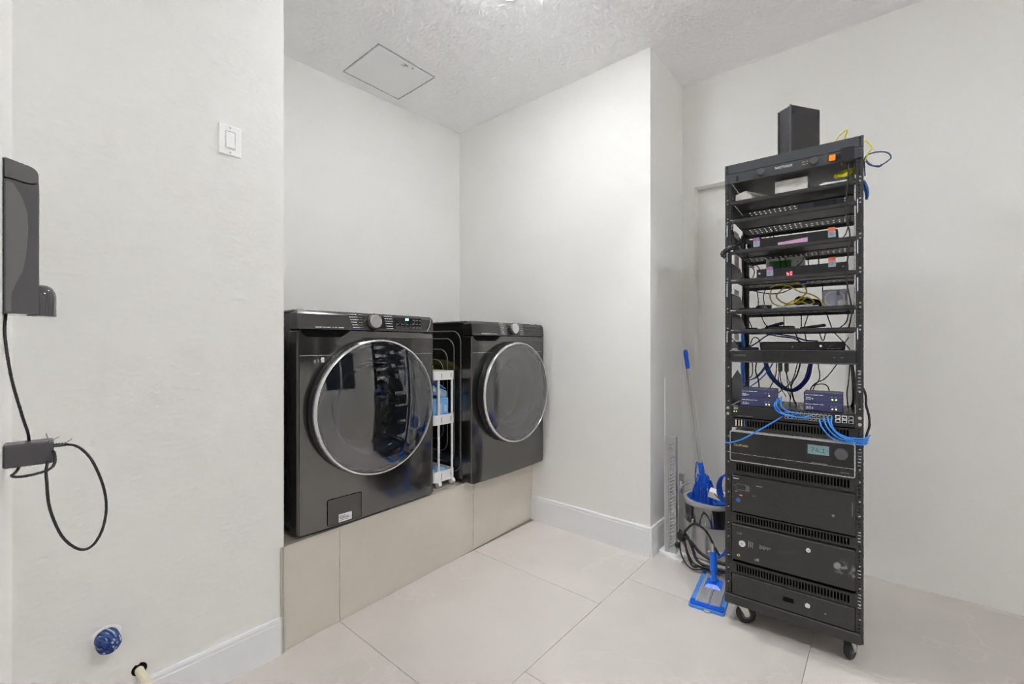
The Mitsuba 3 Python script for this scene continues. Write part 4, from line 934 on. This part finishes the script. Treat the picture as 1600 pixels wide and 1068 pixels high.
cable([(.507, .18, 2.06), (.525, .19, 2.038), (.554, .19, 2.028), (.562, .19, 2.034)], .0028, 'cable_steelblue', 'short blue cable end inside the loop at the right of the rack top', None, 'blue_cable')
for P, r_, mt, lab in (
    ([(.05, .30, 1.342), (.14, .28, 1.335), (.24, .26, 1.318), (.29, .25, 1.300), (.34, .25, 1.296)], .0034, 'cable_steelblue', 'blue cable sagging under the sixth shelf from the left post'),
    ([(.09, .31, 1.342), (.17, .30, 1.322), (.25, .28, 1.306), (.31, .27, 1.258)], .0032, 'cable_steelblue', 'blue cable dropping behind the media player from the sixth shelf'),
    ([(.058, .16, 1.258), (.09, .22, 1.285), (.13, .26, 1.322), (.17, .30, 1.342)], .0032, 'cable_steelblue', 'blue cable rising behind the flat black hub'),
    ([(.06, .26, 1.07), (.095, .27, 1.10), (.135, .28, 1.15), (.16, .29, 1.20)], .0030, 'cable_blue', 'pale blue cable slanting up behind the left extender boxes'),
    ([(.09, .25, 1.195), (.085, .25, 1.15), (.098, .25, 1.10), (.112, .2, 1.006)], .0030, 'cable_black', 'black cable with a bend behind the left extender boxes'),
    ([(.275, .22, 1.199), (.262, .2, 1.14), (.24, .2, 1.09), (.248, .18, 1.04), (.262, .16, 1.006)], .0034, 'cable_black', 'thick black cable winding down between the extender stacks'),
    ([(.484, .10, 1.86), (.483, .12, 1.80), (.485, .2, 1.72), (.483, .3, 1.60), (.485, .32, 1.45), (.484, .34, 1.36)], .0032, 'cable_black', 'black cable running down inside the right rear of the rack'),
    ([(.015, .30, 1.84), (.014, .31, 1.72), (.016, .32, 1.60), (.014, .31, 1.45), (.015, .30, 1.36)], .0036, 'cable_black', 'black cable running down inside the left rear of the rack'),
    ([(.040, .05, 1.568), (.062, .10, 1.60), (.085, .16, 1.59), (.10, .2, 1.576)], .0026, 'cable_black', 'black cord end lying at the left of the fourth shelf'),
    ([(.452, .16, 1.31), (.430, .12, 1.278), (.40, .075, 1.276), (.385, .065, 1.272)], .0028, 'cable_grey', 'grey cord plugged into the right of the media player')):
    cable(P, r_, mt, lab, name='bay_cable')
# plugs with thin leads
for i, (u, lab) in enumerate(((.190, 'left of the two black connector plugs hanging in the open rack bay'), (.216, 'right of the two black connector plugs hanging in the open rack bay'))):
    k = thing('connector_plug', lab, 'plug')
    rpart(k, 'body', box(u - .009, u + .009, .244, .258, 1.150, 1.192, .003), 'grey_plastic')
    rpart(k, 'lead', tube([(u, .25, 1.152), (u + .004, .25, 1.10), (.228 + .004 * i, .25, 1.04), (.230, .24, 1.005)], .0020, 6), 'cable_black', None, True)
    rpart(k, 'lead', tube([(u - .004, .25, 1.152), (u - .006 + .02 * i, .255, 1.09), (.215 + .03 * i, .25, 1.03)], .0018, 6), 'cable_black', None, True)
thin = [([(.081, .3, 1.56), (.09, .3, 1.499), (.084, .3, 1.438)], 'fifth'), ([(.127, .3, 1.568), (.113, .3, 1.523), (.121, .3, 1.44)], 'fifth'), ([(.05, .25, 1.56), (.084, .25, 1.543), (.152, .25, 1.526), (.206, .25, 1.531), (.260, .25, 1.560)], 'fifth'),
        ([(.354, .3, 1.568), (.354, .3, 1.438)], 'fifth'), ([(.2, .3, 1.43), (.2, .3, 1.350)], 'sixth'), ([(.271, .3, 1.43), (.271, .3, 1.350)], 'sixth'), ([(.301, .3, 1.43), (.279, .3, 1.352)], 'sixth'), ([(.37, .2, 1.43), (.393, .2, 1.350)], 'sixth'),
        ([(.453, .2, 1.43), (.443, .2, 1.378), (.416, .2, 1.350)], 'sixth'), ([(.113, .2, 1.43), (.132, .2, 1.381), (.159, .2, 1.350)], 'sixth'), ([(.041, .25, 1.350), (.055, .25, 1.398), (.072, .25, 1.352)], 'sixth'),
        ([(.393, .25, 1.342), (.434, .25, 1.290), (.456, .23, 1.258)], 'bar'), ([(.342, .25, 1.342), (.358, .25, 1.297), (.37, .25, 1.342)], 'bar'), ([(.286, .25, 1.342), (.303, .25, 1.258)], 'bar'), ([(.249, .25, 1.342), (.264, .25, 1.295), (.258, .25, 1.258)], 'bar'),
        ([(.067, .17, 1.258), (.088, .17, 1.311), (.112, .17, 1.304), (.121, .17, 1.258)], 'bar'), ([(-.009, .06, 1.327), (.031, .08, 1.289), (.04, .13, 1.258)], 'bar'),
        ([(.262, .24, 1.20), (.246, .22, 1.123), (.219, .22, 1.082), (.182, .20, 1.045), (.17, .2, 1.006)], 'bay'), ([(.339, .24, 1.20), (.346, .24, 1.127), (.324, .24, 1.082), (.31, .2, 1.006)], 'bay'), ([(.415, .24, 1.20), (.368, .24, 1.128), (.32, .24, 1.091), (.29, .24, 1.006)], 'bay'),
        ([(.313, .2, 1.006), (.315, .2, 1.082), (.346, .2, 1.102), (.375, .2, 1.097), (.388, .16, 1.060), (.40, .14, 1.006)], 'bay'), ([(.456, .24, 1.20), (.452, .2, 1.125), (.446, .18, 1.068), (.45, .18, 1.006)], 'bay'), ([(.072, .24, 1.20), (.075, .22, 1.133), (.050, .2, 1.092), (.052, .2, 1.006)], 'bay'), ([(.173, .28, 1.20), (.168, .26, 1.122), (.15, .2, 1.050), (.21, .2, 1.006)], 'bay'),
        ([(.289, .29, 1.700), (.274, .2, 1.651), (.249, .17, 1.625)], 'fourth'), ([(.185, .25, 1.700), (.193, .24, 1.66), (.185, .22, 1.622)], 'fourth'), ([(.208, .25, 1.700), (.221, .24, 1.622)], 'fourth'), ([(.303, .2, 1.700), (.308, .2, 1.622)], 'fourth'), ([(.342, .2, 1.700), (.346, .2, 1.622)], 'fourth'),
        ([(.132, .2, 1.762), (.135, .2, 1.795), (.150, .2, 1.806), (.160, .2, 1.762)], 'third'), ([(.164, .22, 1.842), (.167, .22, 1.762)], 'third'), ([(.42, .22, 1.740), (.443, .2, 1.766), (.458, .2, 1.835)], 'third'),
        ([(.040, .15, 1.641), (.072, .15, 1.648), (.105, .15, 1.655), (.118, .2, 1.62)], 'fourth'), ([(.078, .15, 1.656), (.098, .14, 1.624), (.078, .15, 1.576)], 'fourth'), ([(.10, .12, 1.64), (.088, .12, 1.66), (.072, .12, 1.700)], 'fourth')]
WHERE = {'third': 'thin black cord above the third rack shelf', 'fourth': 'thin black cord hanging above the fourth rack shelf', 'fifth': 'thin black cord hanging above the fifth rack shelf', 'sixth': 'thin black cord hanging above the sixth rack shelf',
         'bar': 'thin black cord between the sixth shelf and the slim controller', 'bay': 'thin black cord in the open bay above the network switch'}
GRP = {'third': 'thin cords at the third shelf', 'fourth': 'thin cords at the fourth shelf', 'fifth': 'thin cords at the fifth shelf', 'sixth': 'thin cords at the sixth shelf', 'bar': 'thin cords above the slim controller', 'bay': 'thin cords in the open bay'}
ORD = ['first', 'second', 'third', 'fourth', 'fifth', 'sixth', 'seventh', 'eighth', 'ninth']
for wh in WHERE:
    for i, (P, _) in enumerate(sorted([q for q in thin if q[1] == wh], key=lambda q: np.mean([c[0] for c in q[0]]))):
        cable(P, .0022, 'cable_black', WHERE[wh] + f', {ORD[i]} from the left', GRP[wh], 'thin_cord')
kp = thing('taped_papers', 'white and pink papers taped to the inside of the left rack post', 'papers')
for z, mt in ((1.765, 'label_white'), (1.655, 'label_white'), (1.62, 'tag_pink'), (1.49, 'label_white'), (1.30, 'label_white')):
    rpart(kp, 'sheet', box(.0265, .0272, .06, .06 + .10, z, z + .05), mt)
rsolo('blue_clip', box(.283, .306, .10, .14, 1.548, 1.5565, .002), 'cable_navy', 'small blue clip under the fourth rack shelf', 'clip')

# ================================================================ cleaning things behind the rack
# bucket with blue wringer basket
BX, BY, BR = 2.845, .812, .160
bk = thing('mop_bucket', 'grey white mop bucket with a blue basket, in the corner behind the rack', 'bucket')
def at(m, x, y, z=0): m = m.copy(); m.apply_translation([x, y, z]); return m
part(bk, 'body', at(lathe([(0, .004), (.118, .004), (.124, .012), (.145, .25), (.146, .325), (.140, .325), (.138, .25), (.118, .016), (0, .016)], 48), BX, BY), 'bucket_white', smooth=35)
part(bk, 'rim', at(lathe([(.140, .318), (BR, .318), (BR + .003, .332), (BR - .002, .345), (.138, .342), (.140, .318)], 48), BX, BY), 'bucket_grey', 'grey rim', 35)
part(bk, 'band', at(lathe([(.1440, .205), (.1490, .207), (.1515, .316), (.146, .318), (.1440, .205)], 48), BX, BY), 'dark_chrome', 'polished dark metal band under the rim', 35)
part(bk, 'basket', at(lathe([(.137, .343), (.130, .346), (.118, .332), (.095, .30), (.0, .29), (.0, .285), (.10, .292), (.125, .33), (.137, .343)], 48), BX, BY), 'basket_blue', 'blue wringer basket', 35)
part(bk, 'handle', tube([(BX - .02, BY + .158, .335), (BX - .06, BY + .165, .37), (BX - .02, BY + .16, .392), (BX + .05, BY + .14, .398)], .006, 8), 'bucket_grey', 'wire carrying handle', True)
for y_ in (-.02, .055): part(bk, 'rib', box(BX - .150, BX - .138, BY + y_, BY + y_ + .012, .05, .24, .003), 'bucket_grey')
part(bk, 'wheel_cover', box(BX - .145, BX - .10, BY - .10, BY - .02, .06, .075, .004), 'bucket_grey')
mp_ = thing('mop', 'mop with steel handle and blue grip leaning in the corner above the bucket', 'mop')
p0, p1 = np.array([2.822, .845, .400]), np.array([3.050, 1.035, 1.243])
ax_ = (p1 - p0) / np.linalg.norm(p1 - p0); Lh = np.linalg.norm(p1 - p0)
part(mp_, 'handle', cyl(p0 + ax_ * .10, p1 - ax_ * .10, .0105, 18), 'steel', 'polished steel handle', 30)
gp = [(.0, 0), (.011, 0), (.013, .015), (.0145, .05), (.0135, .075), (.0155, .10), (.015, .125), (.011, .133), (0, .135)]
m = lathe(gp, 20); m.apply_transform(trimesh.geometry.align_vectors([0, 0, 1], ax_)); m.apply_translation(p1 - ax_ * .135); part(mp_, 'grip', m, 'mop_blue', 'blue plastic grip', 30)
m = lathe([(0, 0), (.034, 0), (.030, .03), (.020, .05), (.0165, .085), (.0165, .145), (.013, .15), (0, .15)], 22); m.apply_transform(trimesh.geometry.align_vectors([0, 0, 1], ax_)); m.apply_translation(p0); part(mp_, 'socket', m, 'mop_blue', 'blue mop socket', 30)
g = random.Random(5); strands = []
for i in range(46):
    a = 2 * np.pi * i / 46 + g.uniform(-.05, .05); r1 = g.uniform(.030, .060)
    up = .02 + .05 * g.random() if i % 6 else .12
    c0 = p0 + ax_ * .02
    strands.append(tube([c0 + [.02 * math.cos(a), .02 * math.sin(a), 0], c0 + [r1 * .7 * math.cos(a), r1 * .7 * math.sin(a), up * .5], c0 + [r1 * math.cos(a), r1 * math.sin(a), -.03], c0 + [(r1 + .012) * math.cos(a), (r1 + .012) * math.sin(a), -.085 - .02 * g.random()]], .0028, 5, 4))
part(mp_, 'mop_strings', cat(*strands), 'mop_blue', 'blue mop strings', True, kind='stuff')
for i in range(4):
    a = (.2, 1.2, 2.6, 3.4)[i]; c0 = p0 + ax_ * .10
    part(mp_, 'string_loop', tube([c0, c0 + [.03 * math.cos(a), .03 * math.sin(a), .05], c0 + [.045 * math.cos(a), .045 * math.sin(a), .04 - .02 * i], c0 + [.05 * math.cos(a), .05 * math.sin(a), -.06]], .0022, 6), 'mop_blue', None, True)
# coiled blue cable and carton beside the bucket
k = thing('coiled_cable', 'coil of blue cable hung behind the left of the rack', 'cable')
for i in range(7):
    a0 = .15 * i; c0 = np.array([2.70, .668, .455]); P = []
    for q in range(24):
        a = 2 * np.pi * q / 24
        P.append(c0 + [(.012 * (i - 3)), .060 * math.cos(a) * (1 - .035 * (i % 4)), .085 * math.sin(a) * (1 - .04 * (i % 3)) + .01])
    P.append(P[0]); part(k, 'turn', tube(P, .0040, 6, 2), 'mop_blue', None, True)
part(k, 'tie', tube([(2.66, .74, .43), (2.645, .70, .41), (2.66, .63, .40)], .003, 6), 'cable_black', None, True)
k = thing('parcel', 'small white and brown parcel beside the bucket behind the rack', 'box')
ex = np.array([.15, -.96, -.22]); ex /= np.linalg.norm(ex); ey = np.array([.985, .17, 0]); ey -= ex * np.dot(ex, ey); ey /= np.linalg.norm(ey); ez = np.cross(ex, ey)
part(k, 'box', obox((2.745, .735, .398), ex, ey, ez, (.115, .08, .034), .002), 'carton_side'); part(k, 'top', obox(np.array((2.745, .735, .398)) + ez * .0175, ex, ey, ez, (.114, .079, .002)), 'carton_white')
# flat mop on the floor
fm = thing('flat_mop', 'flat floor mop with bright blue socket and ribbed plate lying beside the rack', 'mop')
PA = np.array([2.212, .655]); dirx = np.array([.993, .115, 0]); diry = np.array([-.115, .993, 0])
FM_ = axes(dirx, diry, [0, 0, 1], [PA[0], PA[1], 0])
def fpart(n, m, mt, lab=None, sm=False, par=fm): return part(par, n, m, mt, lab, sm, M=FM_)
pad = extrude(rrect(0, .47, -.080, .080, .012), .012); pad.apply_translation([0, 0, .0005]); fpart('pad', pad, 'microfibre', 'blue microfibre pad')
pkt = extrude(rrect(.008, .052, -.076, .076, .010), .008); pkt.apply_translation([0, 0, .012]); fpart('pad_pocket', pkt, 'mop_blue')
fpart('plate', box(.035, .45, -.057, .057, .0125, .020, .002), 'aluminium_ribbed', 'ribbed grey mop plate')
for y_ in (-.052, -.044, -.036, -.028, -.016, .0, .016, .028, .036, .044, .052):
    fpart('ridge', box(.037, .448, y_ - .0018, y_ + .0018, .0195, .0235, .001), 'aluminium_ribbed')
fpart('groove', box(.037, .448, -.0095, -.0065, .0196, .0206), 'black_plastic')
fpart('loop_tab', box(-.010, .010, -.020, .008, .001, .010, .003), 'bucket_grey', 'grey hanging tab')
m = trimesh.convex.convex_hull([(.19, -.040, .021), (.19, .045, .021), (.30, -.040, .021), (.30, .045, .021), (.21, -.022, .034), (.21, .025, .034), (.28, -.022, .034), (.28, .025, .034)]); fpart('socket_base', m, 'mop_bright', 'bright blue socket base')
h0, h1, h2, h3 = np.array([.240, .0, .030]), np.array([.262, .006, .085]), np.array([.285, .012, .172]), np.array([.294, .014, .212])
fpart('socket_neck', tube([h0, (h0 + h1) / 2, h1], .015, 14, 4), 'mop_bright', None, True)
fpart('socket', cyl(h1 - (h2 - h1) * .02, h2, .0185, 20, .017), 'mop_bright', 'bright blue handle socket', 30)
fpart('handle', cyl(h2 - (h2 - h1) * .1, h3, .0095, 16), 'steel', 'short steel handle stub', 30)
# black cables heaped in front of the bucket
k = thing('cable_heap', 'loose coils of black power cable in front of the bucket behind the rack', 'cable')
heap = [[(2.62, .905, .150), (2.60, .885, .195), (2.60, .845, .245), (2.60, .812, .255), (2.60, .76, .22), (2.60, .715, .14), (2.60, .69, .105)],
        [(2.62, .910, .140), (2.61, .89, .165), (2.60, .84, .135), (2.59, .80, .105), (2.58, .74, .088), (2.575, .66, .085)],
        [(2.63, .905, .145), (2.61, .89, .13), (2.59, .865, .07), (2.57, .83, .025), (2.56, .785, .040), (2.56, .70, .042)],
        [(2.63, .915, .140), (2.60, .885, .115), (2.58, .845, .055), (2.565, .80, .036), (2.56, .72, .036), (2.56, .64, .05)],
        [(2.64, .90, .165), (2.61, .87, .16), (2.595, .84, .11), (2.58, .81, .06), (2.57, .75, .048), (2.57, .66, .052)],
        [(2.62, .92, .12), (2.60, .91, .075), (2.58, .88, .03), (2.56, .83, .012), (2.55, .76, .034), (2.54, .69, .036)]]
for i, P in enumerate(heap): part(k, 'cable', tube(P, (.0062, .0088, .0062, .0055, .0080, .0040)[i], 9), 'cable_black', None, True)
m = trimesh.creation.icosphere(3, 1); m.vertices *= [.022, .028, .034]; m.vertices *= 1 + .5 * (meshkit.noise(m.vertices * 90)[:, None] - .5); m.apply_translation([2.635, .915, .150]); part(k, 'knot', m, 'cable_black', None, True)
part(k, 'plug', box(2.600, 2.625, .918, .945, .085, .115, .005), 'rubber')
k = thing('blue_cable', 'loose blue cable bundle on the floor between flat mop and rack', 'cable')
for i in range(5): part(k, 'strand', tube([(2.585 + .008 * i, .705 - .008 * i, .105 + .006 * i), (2.60, .66, .128 + .008 * i), (2.61, .60, .12 + .01 * i), (2.62, .55, .10)], .0042, 6), 'mop_blue', None, True)
# dustpan-like white base with slotted upright
dp = thing('dustpan_stand', 'white flat base with a tall grey slotted upright beside the wall corner', 'dustpan')
bs = extrude(Polygon([(2.640, 1.058), (2.583, .935), (2.597, .905), (2.690, .888), (2.735, .985), (2.735, 1.058)]), .020); bs.apply_translation([0, 0, .001])
part(dp, 'base', bs, 'white_plastic')
part(dp, 'base_lip', box(2.578, 2.600, .925, 1.02, .004, .016, .002), 'bucket_grey') if False else None
pol = sbox(.0, .021, .040, .722); sl = unary_union([Polygon([(.007, z), (.034, z + .022), (.034, z + .032), (.007, z + .010)]) for z in np.arange(.05, .67, .0205)])
m = extrude(pol.difference(sl), .0025); m.apply_transform(axes([0, -1, 0], [0, 0, 1], [-1, 0, 0], [2.661, 1.000, 0])); part(dp, 'slotted_face', m, 'silver_paint', 'grey face with slanted slots')
part(dp, 'side_web', cat(box(2.660, 2.690, .9985, 1.001, .021, .722), box(2.660, 2.690, .9585, .961, .021, .722), box(2.660, 2.690, .959, 1.001, .720, .7225)), 'silver_paint')
part(dp, 'side_strip', box(2.655, 2.659, 1.001, 1.024, .021, .722), 'silver_paint')
part(dp, 'rod', box(2.655, 2.660, 1.021, 1.0255, .021, 1.078), 'white_trim', 'thin white upright edge')
k = thing('metal_strip', 'short grey metal angle strip standing in the wall corner beside the bucket', 'strip')
part(k, 'angle', cat(box(3.000, 3.020, 1.030, 1.034, .0, .410), box(3.000, 3.003, 1.034, 1.060, .0, .410)), 'bucket_grey')
part(k, 'clip', box(2.996, 3.004, 1.042, 1.056, .30, .36, .002), 'white_plastic')
